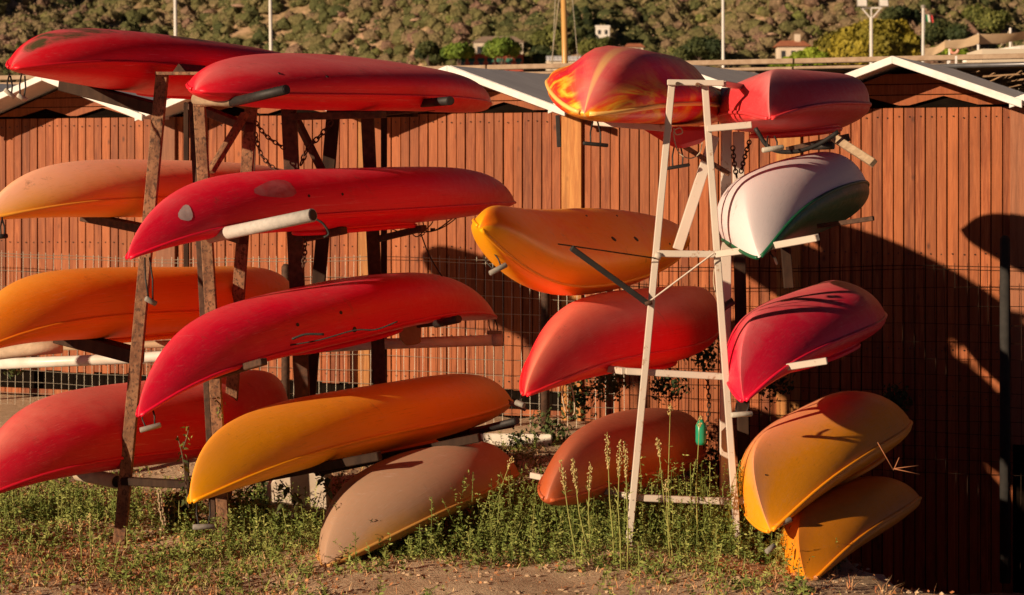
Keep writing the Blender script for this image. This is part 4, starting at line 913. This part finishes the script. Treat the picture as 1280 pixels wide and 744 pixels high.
chain([(319, 166), (326, 192), (338, 207), (348, 213)], 10.15, 'rusty chain hanging down to the long red kayak', 10, .022)
chain([(415, 152), (402, 168), (385, 186), (376, 206)], 10.9, 'rusty chain slung between the dark rear posts', 10, .03)
chain([(380, 292), (381, 315), (379, 334)], 10.1, 'short rusty chain hanging under the long red kayak', 8, .026)
chain([(199, 612), (202, 640), (206, 657)], 9.5, 'pale chain dangling near the first rusty post foot', 8, .026, 'oldpole')
chain([(937, 176), (930, 200), (926, 216)], 10.1, 'dark chain hanging behind the white and green kayak', 9, .024)
chain([(916, 183), (918, 205), (921, 222)], 10.0, 'rusty chain looped on the thick white post', 8, .024)
chain([(884, 470), (886, 510), (880, 560)], 10.4, 'long brown chain behind the lower crossbar of the white rack', 16, .022)
px_tube(curve([(318, 150), (319, 185), (318, 215)]), 10.1, .003, 'wire_loop', M['rustdark'], rk)
# poles lying across the rack
p_ = [(-30, 456), (100, 451), (165, 448), (340, 437), (480, 430), (628, 425)]
t = empty('white_pipe', at(300, 440, 11.25), 'long white plastic pipe lying across the rusty rack', 'pipe')
px_tube(p_, 11.45, .030, 'pipe_wall', M['pvc'], t, 14, Y2=11.15)
px_tube([(616, 425.6), (629, 424.9)], 11.15, .034, 'end_cap', M['griplight'], t, 14)
t = empty('wooden_pole', at(100, 435, 11), 'weathered wooden pole under the orange-yellow third-tier kayak', 'pole')
px_tube([(60, 434), (215, 430), (330, 426)], 10.75, .020, 'shaft', M['oldpole'], t, 10)
t = empty('rolled_cloth', at(20, 440, 10.6), 'beige rolled canvas tube above the white pipe', 'canvas roll')
px_tube([(-30, 446), (0, 442), (40, 436), (77, 433)], 10.55, [.028, .032, .037, .037], 'roll', M['cloth'], t, 14)

# kayaks of the neighbouring rack beyond the picture edge: they shade the cabins
def copy_kayak(key, off, label):
    src = K[key]['root']; c = src.copy(); C.objects.link(c); c.location = src.location + Vector(off); c['label'] = label
    for ch in src.children:
        d = ch.copy(); C.objects.link(d); d.parent = c
        for g in ch.children: e = g.copy(); C.objects.link(e); e.parent = d
copy_kayak('K1', (-2.42, .45, -.03), 'deep red kayak topmost on the neighbouring rack beyond the picture edge')
rn = empty('kayak_rack', (-3.9, 10.6, 0), 'rusty steel kayak rack beyond the picture edge, carrying one deep red kayak', 'rack')
for a_, y_ in ((-3.95, 10.2), (-3.35, 11.3)):
    MB().beam((a_ + .25, y_, 0), (a_ + .1, y_, 2.25), .058, .04).build('post', M['rust'], rn, bevel=.004)
    for z_ in (2.10,): MB().beam((a_ + .2, y_ - .02, z_), (a_ - .62, y_ + .38, z_ + .06), .05, .04).build('arm', M['rustdark'], rn, bevel=.004)

# ------------------------------------------------------------------ white rack (right)
rw = empty('kayak_rack', (.85, 9.5, 0), 'white painted metal A-frame kayak rack with peeling paint', 'rack')
def wbar(x0, y0, Y0, x1, y1, Y1, w=.034, name='bar', mat='rackwhite'): return MB().beam(at(x0, y0, Y0), at(x1, y1, Y1), w, w * .85, (0, 1, 0)).build(name, M[mat], rw, bevel=.003)
wbar(840, 103, 9.200, 785, 690, 9.200, .031, 'leg'); wbar(881, 103, 9.200, 923, 690, 9.200, .031, 'leg')
wbar(834, 103, 9.178, 905, 104, 9.178, .026, 'top_bar')
wbar(905, 105, 9.200, 935, 110, 9.7, .026, 'top_bar')
wbar(822, 317, 9.172, 896, 318, 9.172, .030, 'crossbar'); wbar(895, 318, 9.160, 945, 311, 9.05, .030, 'arm'); wbar(945, 311, 9.05, 1022, 297, 8.75, .030, 'arm')
wbar(782, 464, 9.230, 908, 471, 9.230, .030, 'crossbar'); wbar(905, 471, 9.240, 1034, 451, 9.1, .030, 'arm'); wbar(780, 464, 9.230, 720, 455, 9.75, .03, 'arm')
wbar(793, 622, 9.230, 918, 627, 9.230, .030, 'crossbar'); wbar(795, 622, 9.230, 664, 594, 9.75, .028, 'arm'); wbar(918, 628, 9.240, 1010, 610, 9.1, .03, 'arm')
wbar(838, 161, 9.42, 742, 153, 9.85, .030, 'arm'); wbar(884, 161, 9.178, 940, 156, 9.15, .03, 'arm')
wbar(714, 310, 9.0, 809, 379, 9.160, .026, 'brace', 'post'); wbar(809, 379, 9.160, 893, 316, 9.140, .008, 'stay')
wbar(697, 305, 8.98, 820, 323, 9.140, .006, 'stay', 'wiredark')
MB().tube([at(818, 319, 9.160), at(826, 321, 9.160)], .018, 10).build('joint', M['rackwhite'], rw, True)
MB().tube([at(806, 380, 9.150), at(815, 378, 9.150)], .011, 10).build('bolt', M['rustdark'], rw, True)
MB().tube([at(847, 105, 9.150), at(847, 105, 9.180)], .010, 10).build('bolt', M['rustdark'], rw, True)
MB().tube([at(872, 106, 9.150), at(872, 106, 9.180)], .010, 10).build('bolt', M['rust'], rw, True)
# second and third frame
wbar(893, 170, 10.0, 847, 312, 10.0, .050, 'leg'); wbar(908, 110, 10.15, 906, 650, 10.15, .052, 'leg')
wbar(850, 180, 10.0, 912, 218, 9.9, .024, 'brace', 'rust')
wbar(923, 165, 11.0, 923, 250, 11.0, .06, 'leg'); wbar(982, 310, 10.9, 986, 360, 10.9, .05, 'leg', 'darkwood')
wbar(923, 250, 11.0, 930, 600, 11.0, .06, 'leg', 'darkwood')
wbar(1042, 172, 9.2, 1092, 204, 8.95, .036, 'arm', 'oldpole'); wbar(985, 188, 9.6, 1060, 172, 9.3, .035, 'arm', 'rustdark'); wbar(1022, 283, 9.5, 1092, 273, 9.3, .022, 'arm', 'rustdark')
MB().tube([at(1015, 183, 9.3), at(1042, 182, 9.25)], .018, 10).build('foam_pad', M['black'], rw, True)
px_tube(curve([(944, 160), (962, 185), (990, 190), (1020, 182), (1048, 165)]), 9.1, .010, 'rubber_hose', M['black'], rw, 8)
px_tube(curve([(842, 160), (845, 168), (853, 166), (850, 160), (842, 166), (848, 190), (862, 198), (874, 192), (878, 178)]), 9.3, .0028, 'rope_loop', M['rope'], rw)
px_tube(curve([(706, 472), (703, 495), (709, 518), (718, 516), (716, 490), (710, 474)]), 9.2, .003, 'rope_loop', M['rope'], None); tag(C.objects[-1], 'thin pale rope loop hanging under the coral red kayak', 'rope')
px_tube(curve([(895, 322), (892, 350), (896, 372)]), 9.3, .003, 'rope_tail', M['rope'], rw)
for (x, y) in ((888, 317), (889, 314)): MB().tube([at(x - 3, y, 9.34), at(x + 8, y + 6, 9.34)], .006, 6).build('rope_knot', M['rope'], rw, True)
wbar(697, 144, 9.9, 699, 184, 9.9, .022, 'hanging_rod', 'post')
MB().tube([at(1088, 0, 0.1)] * 1 + [at(1088, 0, .2)], .001, 3) if False else None
px_tube([(902, 386), (917, 376)], 9.9, .018, 'foam_pad', M['black'], rw, 8)
# white plastic panel under the yellow kayak
a = [(333, 604), (345, 595), (372, 588), (410, 588), (412, 640), (372, 651), (336, 654)]
m = MB(); m.V = [tuple(at(x, y, 9.95)) for x, y in a] + [tuple(at(x + 4, y - 4, 10.35)) for x, y in a]; n_ = len(a)
m.F = [tuple(range(n_))[::-1], tuple(range(n_, 2 * n_))] + [(i, (i + 1) % n_, n_ + (i + 1) % n_, n_ + i) for i in range(n_)]
tag(m.build('plastic_tub', simple('cracked_white_plastic', (.62, .55, .45), (.45, .36, .27), 9, .3), bevel=.015), 'dirty white plastic tub on the ground below the amber yellow kayak', 'tub')
# green bottle
t = empty('green_bottle', at(876, 560, 10.0), 'green plastic bottle hung behind the weeds at the white rack', 'bottle')
M['greenp'] = simple('green_plastic_bottle', (.02, .30, .16), (.01, .22, .12), 10, .3)
MB().tube([at(876, 556, 10), at(876, 552, 10), at(876, 532, 10), at(876, 524, 10)], [.02, .026, .026, .01], 12).build('bottle_body', M['greenp'], t, True)
MB().tube([at(876, 524, 10), at(876, 520, 10)], .009, 10).build('cap', M['griplight'], t, True)

# ------------------------------------------------------------------ vegetation on the ground
def gh(x, y): return hum(np.asarray(x, float), np.asarray(y, float))
def on_ground(px, py):
    Y = EYE * F / (py - 223); return (px - CX) / F * Y, Y
def blades(n, fx, fy, hmin, hmax, wid, lean, mat, name, label, segs=2):
    x, y = fx, fy; n = len(x); z = gh(x, y) - .005
    h = rng.uniform(hmin, hmax, n); az = rng.uniform(0, 2 * np.pi, n); ln = rng.normal(0, lean, n)
    face = rng.uniform(0, 2 * np.pi, n); wv = np.stack([np.cos(face), np.sin(face), np.zeros(n)], -1) * (wid * rng.uniform(.6, 1.3, n))[:, None]
    d = np.stack([np.cos(az) * np.sin(ln), np.sin(az) * np.sin(ln), np.cos(ln)], -1)
    p0 = np.stack([x, y, z], -1); p1 = p0 + d * (h * .55)[:, None]; d2 = d + np.stack([np.cos(az) * .5 * np.sign(ln), np.sin(az) * .5 * np.sign(ln), -np.abs(ln) * .5], -1); p2 = p1 + d2 * (h * .45)[:, None]
    V = np.stack([p0 - wv, p0 + wv, p1 - wv * .8, p1 + wv * .8, p2], 1).reshape(-1, 3); b = np.arange(n) * 5
    F4 = np.stack([b, b + 1, b + 3, b + 2], 1); F3 = np.stack([b + 2, b + 3, b + 4, b + 4], 1)
    T = np.concatenate([F4[:, [0, 1, 2]], F4[:, [0, 2, 3]], F3[:, :3]])
    hu = np.repeat(rng.random(n), 5)
    return tag(mesh_np(name, V, T, mat, attrs={'hue': hu}), label, kind='stuff')
def sprigs(xs_, ys_, hmin, hmax, mat, name, label, leafs=26, ls=.009, kind='stuff', spread=.7):
    """wiry weeds: a bent stem with small leaves all along it"""
    n = len(xs_); z = gh(xs_, ys_) - .005; h = rng.uniform(hmin, hmax, n); az = rng.uniform(0, 2 * np.pi, n); le = np.abs(rng.normal(0, spread, n)).clip(0, 1.3)
    d = np.stack([np.cos(az) * np.sin(le), np.sin(az) * np.sin(le), np.cos(le)], -1); p0 = np.stack([xs_, ys_, z], -1)
    def P_(t): return p0[:, None] + d[:, None] * (t * h[:, None])[..., None] + np.array([0, 0, 1.0]) * ((t ** 2) * (h * .25 * np.sin(le))[:, None])[..., None]
    ts = np.linspace(0, 1, 4)[None].repeat(n, 0); S = P_(ts); w_ = .0013
    side_ = np.stack([-np.sin(az), np.cos(az), np.zeros(n)], -1)[:, None] * w_
    V1 = np.stack([S - side_, S + side_], 2).reshape(-1, 3); b = (np.arange(n) * 8)[:, None] + np.array([0, 2, 4])[None]; b = b.ravel()
    T1 = np.concatenate([np.stack([b, b + 1, b + 3], 1), np.stack([b, b + 3, b + 2], 1)])
    tl = rng.uniform(.08, 1, (n, leafs)); L = P_(tl).reshape(-1, 3); k_ = len(L)
    a = rng.normal(size=(k_, 3)); a[:, 2] = np.abs(a[:, 2]) * .6; a /= np.linalg.norm(a, axis=1)[:, None]
    bb = np.cross(a, rng.normal(size=(k_, 3))); bb /= np.linalg.norm(bb, axis=1)[:, None]
    s = ls * rng.uniform(.6, 1.5, (k_, 1)) * (1.15 - .5 * tl.reshape(-1, 1))
    V2 = np.stack([L, L + a * s * 1.3 + bb * s * .45, L + a * s * 2.6, L + a * s * 1.3 - bb * s * .45], 1).reshape(-1, 3)
    b2 = np.arange(k_) * 4 + len(V1); T2 = np.concatenate([np.stack([b2, b2 + 1, b2 + 2], 1), np.stack([b2, b2 + 2, b2 + 3], 1)])
    hs = rng.random(n); hu = np.concatenate([np.repeat(hs, 8), np.repeat(np.clip(np.repeat(hs, leafs) * .7 + .3 * rng.random(k_), 0, 1), 4)])
    return tag(mesh_np(name, np.concatenate([V1, V2]), np.concatenate([T1, T2]), mat, attrs={'hue': hu}), label, kind=kind)
M['dry'] = leaf_mat('dry_grass', [(0, (.32, .13, .06)), (.35, (.48, .24, .11)), (.7, (.66, .46, .24)), (1, (.46, .14, .06))], .8)
M['grass'] = leaf_mat('green_grass', [(0, (.13, .16, .035)), (.4, (.24, .26, .07)), (.75, (.36, .34, .12)), (1, (.46, .38, .17))], .7)
M['weed'] = leaf_mat('wiry_weed', [(0, (.08, .12, .02)), (.5, (.18, .23, .05)), (1, (.34, .35, .10))], .7)
M['litter'] = leaf_mat('leaf_litter', [(0, (.16, .07, .03)), (.4, (.38, .15, .06)), (.8, (.52, .25, .11)), (1, (.22, .13, .07))], .85)
def scatter(n, dens):
    """uniform in the picture-facing patch, thinned by a density function of the projected pixel"""
    x = rng.uniform(-3.2, 3.4, n); y = rng.uniform(7.6, 13.0, n)
    px = CX + F * x / y; py = HY + F * (EYE) / y
    k_ = rng.random(n) < dens(px, py, x, y); return x[k_], y[k_]
def G(px, py, cx, cy, sx, sy): return np.exp(-((px - cx) / sx) ** 2 - ((py - cy) / sy) ** 2)
clump = lambda x, y: np.clip(.5 + .5 * np.sin(x * 4.3 + np.sin(y * 5) * 2) * np.sin(y * 5.1 + x * 1.3) + .35 * np.sin(x * 13 + y * 4) * np.sin(y * 15 - x * 6), 0, 1) ** 1.1
def bare(px, py):   # sandy patches
    return np.clip(1 - 1.5 * G(px, py, 640, 740, 170, 30) - 1.3 * G(px, py, 230, 590, 140, 30) - 1.2 * np.clip((px - 1010) / 60, 0, 1) , 0, 1)
dg = lambda px, py, x, y: bare(px, py) * clump(x, y) * (.15 + .9 * G(px, py, 60, 640, 170, 28) + .9 * G(px, py, 340, 690, 170, 36) + 1.5 * G(px, py, 800, 682, 220, 44) + .5 * G(px, py, 520, 690, 120, 25))
dd = lambda px, py, x, y: bare(px, py) * (.3 + .8 * G(px, py, 110, 705, 190, 32) + 1.2 * G(px, py, 930, 715, 140, 30) + .4 * G(px, py, 300, 730, 200, 20)) + .05 * (py > 690)
x, y = scatter(110000, dg); blades(0, x, y, .015, .07, .0022, 1.05, M['grass'], 'green_grass', 'low green grass and weeds around the racks')
x, y = scatter(90000, dd); blades(0, x, y, .012, .065, .0019, 1.35, M['dry'], 'dry_grass', 'straw coloured dry grass along the front')
x, y = scatter(34000, lambda px, py, x, y: dg(px, py, x, y) * .75); sprigs(x, y, .05, .18, M['weed'], 'wiry_weeds', 'tangled wiry green weeds', 24, .0085, spread=.95)
# leaf litter
x, y = scatter(60000, lambda px, py, x, y: .45 * bare(px, py) * (py > 600) + .8 * G(px, py, 90, 665, 150, 50) + .06)
n = len(x); c = np.stack([x, y, gh(x, y) + .004 + .012 * rng.random(n)], -1); a = rng.normal(size=(n, 3)) * np.array([1, 1, .5]); a /= np.linalg.norm(a, axis=1)[:, None]; b = np.cross(a, rng.normal(size=(n, 3))); b /= np.linalg.norm(b, axis=1)[:, None]
s = rng.uniform(.004, .013, (n, 1)); V = np.stack([c - a * s, c + b * s * .6, c + a * s, c - b * s * .6], 1).reshape(-1, 3)
tag(mesh_np('leaf_litter', V, np.arange(4 * n).reshape(-1, 4), M['litter'], attrs={'hue': np.repeat(rng.random(n), 4)}), 'brown fallen leaves and crumbs of soil', kind='stuff')
# pebbles / clods
x, y = scatter(5000, lambda px, py, x, y: .6 + 0 * px); n = len(x); IV1, IF1 = ico_arrays(1); s = rng.uniform(.004, .014, (n, 1, 1)) * (1 + 1.0 * (rng.random((n, 1, 1)) < .04))
V = IV1[None] * s * (1 + .3 * rng.normal(size=(n, len(IV1), 1)).clip(-1, 1)) * np.array([1.2, 1.2, .6]) + np.stack([x, y, gh(x, y)], -1)[:, None]
tag(mesh_np('soil_clods', V.reshape(-1, 3), (IF1[None] + (np.arange(n) * len(IV1))[:, None, None]).reshape(-1, 3), M['soil']), 'small clods and pebbles of sandy soil', kind='stuff')
# dark leafy undergrowth at the fence foot
M['under'] = leaf_mat('dark_undergrowth', [(0, (.02, .035, .012)), (.5, (.05, .07, .02)), (1, (.12, .14, .04))], .7)
def undergrowth(name, label, spec, n, size):
    cen = np.array([at(px, py, Y)[:] for px, py, Y, r_ in spec]); rad = np.array([[r_, r_ * .7, r_] for *_, r_ in spec])
    V, Fc, hu = leaf_cloud(cen, rad, n, size, rng, shell=.15); return tag(mesh_np(name, V, Fc, M['under'], attrs={'hue': hu}), label, kind='stuff')
undergrowth('undergrowth_leaves', 'dark leafy undergrowth along the fence foot', [(650, 560, 13.1, .12), (690, 540, 13.1, .16), (725, 500, 13.1, .14), (760, 480, 13.0, .12), (880, 440, 12.7, .14), (960, 470, 12.3, .18), (15, 450, 13.1, .10), (620, 590, 12.0, .14), (655, 610, 12.0, .16), (300, 640, 10.0, .12), (330, 625, 10.1, .12), (225, 640, 9.9, .10), (870, 570, 12.0, .16), (835, 480, 12.9, .14), (1085, 520, 12.3, .12), (1120, 500, 12.2, .10)], 5200, .016)
# leafy vines
def vine(pts, Y, label, nl=26, ls=.016, mat='under'):
    t = empty('vine', at(*pts[-1], Y), label, 'plant'); c = curve(pts); px_tube(c, Y, .003, 'stem', M['bark'], t, 5)
    for i in range(nl):
        q = c[int(rng.integers(0, len(c)))]; p = np.array(at(*q, Y)[:]) + rng.normal(0, .012, 3); a = rng.normal(size=3); a[2] -= .6; a /= np.linalg.norm(a); b = np.cross(a, rng.normal(size=3)); b /= np.linalg.norm(b); s = ls * rng.uniform(.7, 1.3)
        nn = np.cross(a, b) * s * .25
        V = [p, p + a * s * .5 + b * s * .55 + nn, p + a * s * 1.4 + b * s * .3, p + a * s * 2.1, p + a * s * 1.4 - b * s * .3, p + a * s * .5 - b * s * .55 + nn]
        mesh_np('leaf', V, [(0, 1, 2, 3), (0, 3, 4, 5)], M[mat], t, attrs={'hue': np.full(6, rng.random())})
vine([(222, 545), (228, 570), (232, 600), (236, 635)], 9.3, 'leafy dark vine dangling left of the amber yellow kayak bow', 24)
vine([(236, 533), (234, 545), (229, 560)], 9.25, 'small pale green sprout on the dull red kayak', 6, .014, 'weed')
vine([(350, 600), (362, 615), (372, 630), (350, 628)], 9.4, 'dark leaves overhanging the white plastic tub', 16, .022)
vine([(396, 588), (405, 600), (410, 612), (404, 625)], 9.35, 'dark leafy shoot between the tub and the mauve-pink kayak', 12, .02)
vine([(672, 520), (684, 545), (690, 570), (676, 590)], 13.2, 'dark vine climbing the wire fence behind the terracotta kayak', 30, .02)
vine([(650, 560), (662, 540), (668, 512)], 13.2, 'short dark vine on the fence beside the amber kayak stern', 22, .018)
vine([(15, 470), (10, 440), (18, 415)], 13.2, 'dark vine on the fence near the picture edge under the white pipe', 20, .02)
vine([(272, 520), (276, 508), (270, 500)], 9.4, 'yellowish sprout above the amber yellow kayak bow', 16, .011, 'weed')
# tall flowering stalks
M['seed'] = leaf_mat('seed_heads', [(0, (.36, .28, .10)), (.5, (.50, .40, .16)), (1, (.62, .52, .26))], .8)
M['stalk'] = simple('green_stalk', (.30, .30, .08), (.22, .25, .06), 20, .7)
def stalk(base, top, label, head=.16, nl=18, r=.0035, Y=None, mat='seed'):
    Y = Y or EYE * F / (base[1] - 223); t = empty('tall_weed', at(*base, Y), label, 'weed', 'tall flowering weeds in front of the white rack')
    a, b = at(*base, Y), at(*top, Y + .02); mid = a.lerp(b, .5) + Vector((rnd.uniform(-.015, .015), 0, 0))
    pts = [a, a.lerp(mid, .5) + Vector((.004, 0, 0)), mid, mid.lerp(b, .5), b]; MB().tube(pts, [r, r * .9, r * .75, r * .55, r * .3], 6).build('stem', M['stalk'], t, True)
    L = (b - a).length; n = int(120 * head / .16); tt_ = rng.random(n) ** .8; c = np.array([(b.lerp(mid, float(q) * head / (L * .5)))[:] for q in tt_]); rr = .004 + .011 * np.sin(np.pi * np.clip(tt_ * .85 + .12, 0, 1))
    d = rng.normal(size=(n, 3)); d /= np.linalg.norm(d, axis=1)[:, None]; c = c + d * (rr * rng.random(n) ** .5)[:, None]
    IV0, IF0 = ico_arrays(1); V = (IV0[None] * rng.uniform(.0018, .0034, (n, 1, 1)) * np.array([1, 1, 1.4])) + c[:, None]
    tag(mesh_np('seed_head', V.reshape(-1, 3), (IF0[None] + (np.arange(n) * len(IV0))[:, None, None]).reshape(-1, 3), M[mat], t, attrs={'hue': np.repeat(rng.random(n), len(IV0))}))
    k_ = nl; tl = rng.uniform(.05, .75, k_); c = np.array([(a.lerp(mid, float(q) * 2) if q < .5 else mid.lerp(b, float(q) * 2 - 1))[:] for q in tl]); d = rng.normal(size=(k_, 3)); d[:, 2] = .6 + np.abs(d[:, 2]) * .4; d /= np.linalg.norm(d, axis=1)[:, None]
    b2 = np.cross(d, rng.normal(size=(k_, 3))); b2 /= np.linalg.norm(b2, axis=1)[:, None]; s = rng.uniform(.012, .03, (k_, 1))
    V = np.stack([c, c + d * s + b2 * s * .10, c + d * s * 2 + np.array([0, 0, -.3]) * s, c + d * s - b2 * s * .10], 1).reshape(-1, 3)
    tag(mesh_np('leaves', V, np.arange(4 * k_).reshape(-1, 4), M['weed'], t, attrs={'hue': np.repeat(rng.random(k_), 4)}), kind='stuff')
ST = [((722, 716), (701, 575), 'tall weed with the seed head nearest the terracotta kayak nose', .13), ((738, 712), (716, 573), 'tall weed second from the terracotta kayak nose', .13), ((737, 700), (738, 579), 'shorter upright weed before the terracotta kayak', .12),
      ((768, 712), (759, 540), 'weed with tall golden seed plume in front of the terracotta kayak', .16), ((776, 716), (775, 550), 'slim golden weed just left of the white rack leg', .15), ((784, 716), (781, 553), 'bushy golden weed touching the white rack leg', .15),
      ((838, 706), (822, 548), 'thin weed with sparse head right of the white rack leg', .08), ((836, 700), (838, 505), 'very tall wiry weed in the centre of the white rack', .05), ((842, 712), (832, 600), 'short stalk in the middle of the white rack', .05),
      ((871, 700), (875, 520), 'tall yellow-green weed in front of the green bottle', .05), ((604, 690), (640, 572), 'wiry weed leaning beside the mauve-pink kayak stern', .05), ((582, 650), (578, 575), 'small upright weed against the mauve-pink kayak', .05),
      ((795, 690), (797, 610), 'small weed at the foot of the white rack leg', .06), ((113, 700), (112, 642), 'short weed with pale head beside the first rusty post', .06), ((102, 700), (101, 648), 'shorter weed with pale head near the first rusty post', .06)]
for b_, t_, lb, hd in ST: stalk(b_, t_, lb, hd)
# feathery shrubs between the kayaks
def shrub(px, py, r, n, label, h=(.10, .32), mat='weed'):
    x0, y0 = on_ground(px, py); x = x0 + rng.normal(0, r, n); y = y0 + rng.normal(0, r * .6, n)
    o = sprigs(x, y, h[0], h[1], M[mat], 'feathery_shrub', None, 38, .0080, kind=None, spread=.45); tag(o, label, 'shrub'); return o
shrub(650, 672, .12, 60, 'green weed clump between the mauve-pink and terracotta kayaks', (.08, .30))
shrub(625, 690, .13, 70, 'feathery green shrub beside the mauve-pink kayak', (.12, .38))
shrub(520, 700, .12, 34, 'low feathery weed clump in front of the mauve-pink kayak', (.05, .15))
shrub(860, 690, .15, 90, 'feathery green shrub under the white rack crossbar', (.12, .42))
shrub(905, 690, .10, 60, 'feathery green shrub beside the broad pale bow', (.10, .42))
shrub(745, 690, .16, 80, 'feathery weed clump around the golden stalks', (.08, .26))
shrub(800, 685, .14, 80, 'dense feathery shrub at the foot of the white rack leg', (.10, .30))
shrub(450, 700, .06, 12, 'thin dark weed in front of the mauve-pink kayak middle', (.10, .26), 'under')
shrub(335, 665, .16, 90, 'green shrub below the amber yellow kayak', (.08, .26))
shrub(960, 705, .12, 60, 'dry-green weed clump below the broad pale bow', (.05, .16))
shrub(60, 645, .2, 90, 'low green shrub beneath the dull red kayak', (.05, .18))
shrub(690, 672, .14, 80, 'green weed clump at the terracotta kayak nose', (.08, .26))
# dry grass tufts on the dark soil at the right
def tuft(px, py, n, h, label):
    x0, y0 = on_ground(px, py); x = x0 + rng.normal(0, .012, n); y = y0 + rng.normal(0, .01, n)
    o = blades(0, x, y, h * .6, h, .0018, .6, M['dry'], 'dry_tuft', None); del o['kind']; tag(o, label, 'grass tuft', 'dry tufts on the bare soil')
for px, py, n, h, lb in ((1062, 738, 14, .09, 'dry tuft before the deep orange kayak'), (1108, 742, 12, .10, 'dry spreading tuft right of the deep orange kayak'), (1185, 690, 8, .09, 'two-bladed dry tuft standing on the bare soil rim'), (1250, 736, 10, .05, 'dry tuft nearest the picture corner'), (1040, 722, 10, .07, 'small dry tuft touching the deep orange bow')):
    tuft(px, py, n, h, lb)
t = empty('dry_stalk', at(1117, 590, 9.4), 'forked dry grass stalk beside the orange-yellow kayak stern', 'grass stalk')
for a_, b_ in (((1117, 588), (1097, 553)), ((1117, 588), (1124, 572)), ((1117, 586), (1148, 582)), ((1117, 586), (1150, 593))): px_tube([a_, b_], 9.0, .0022, 'blade', M['dry'], t, 4)
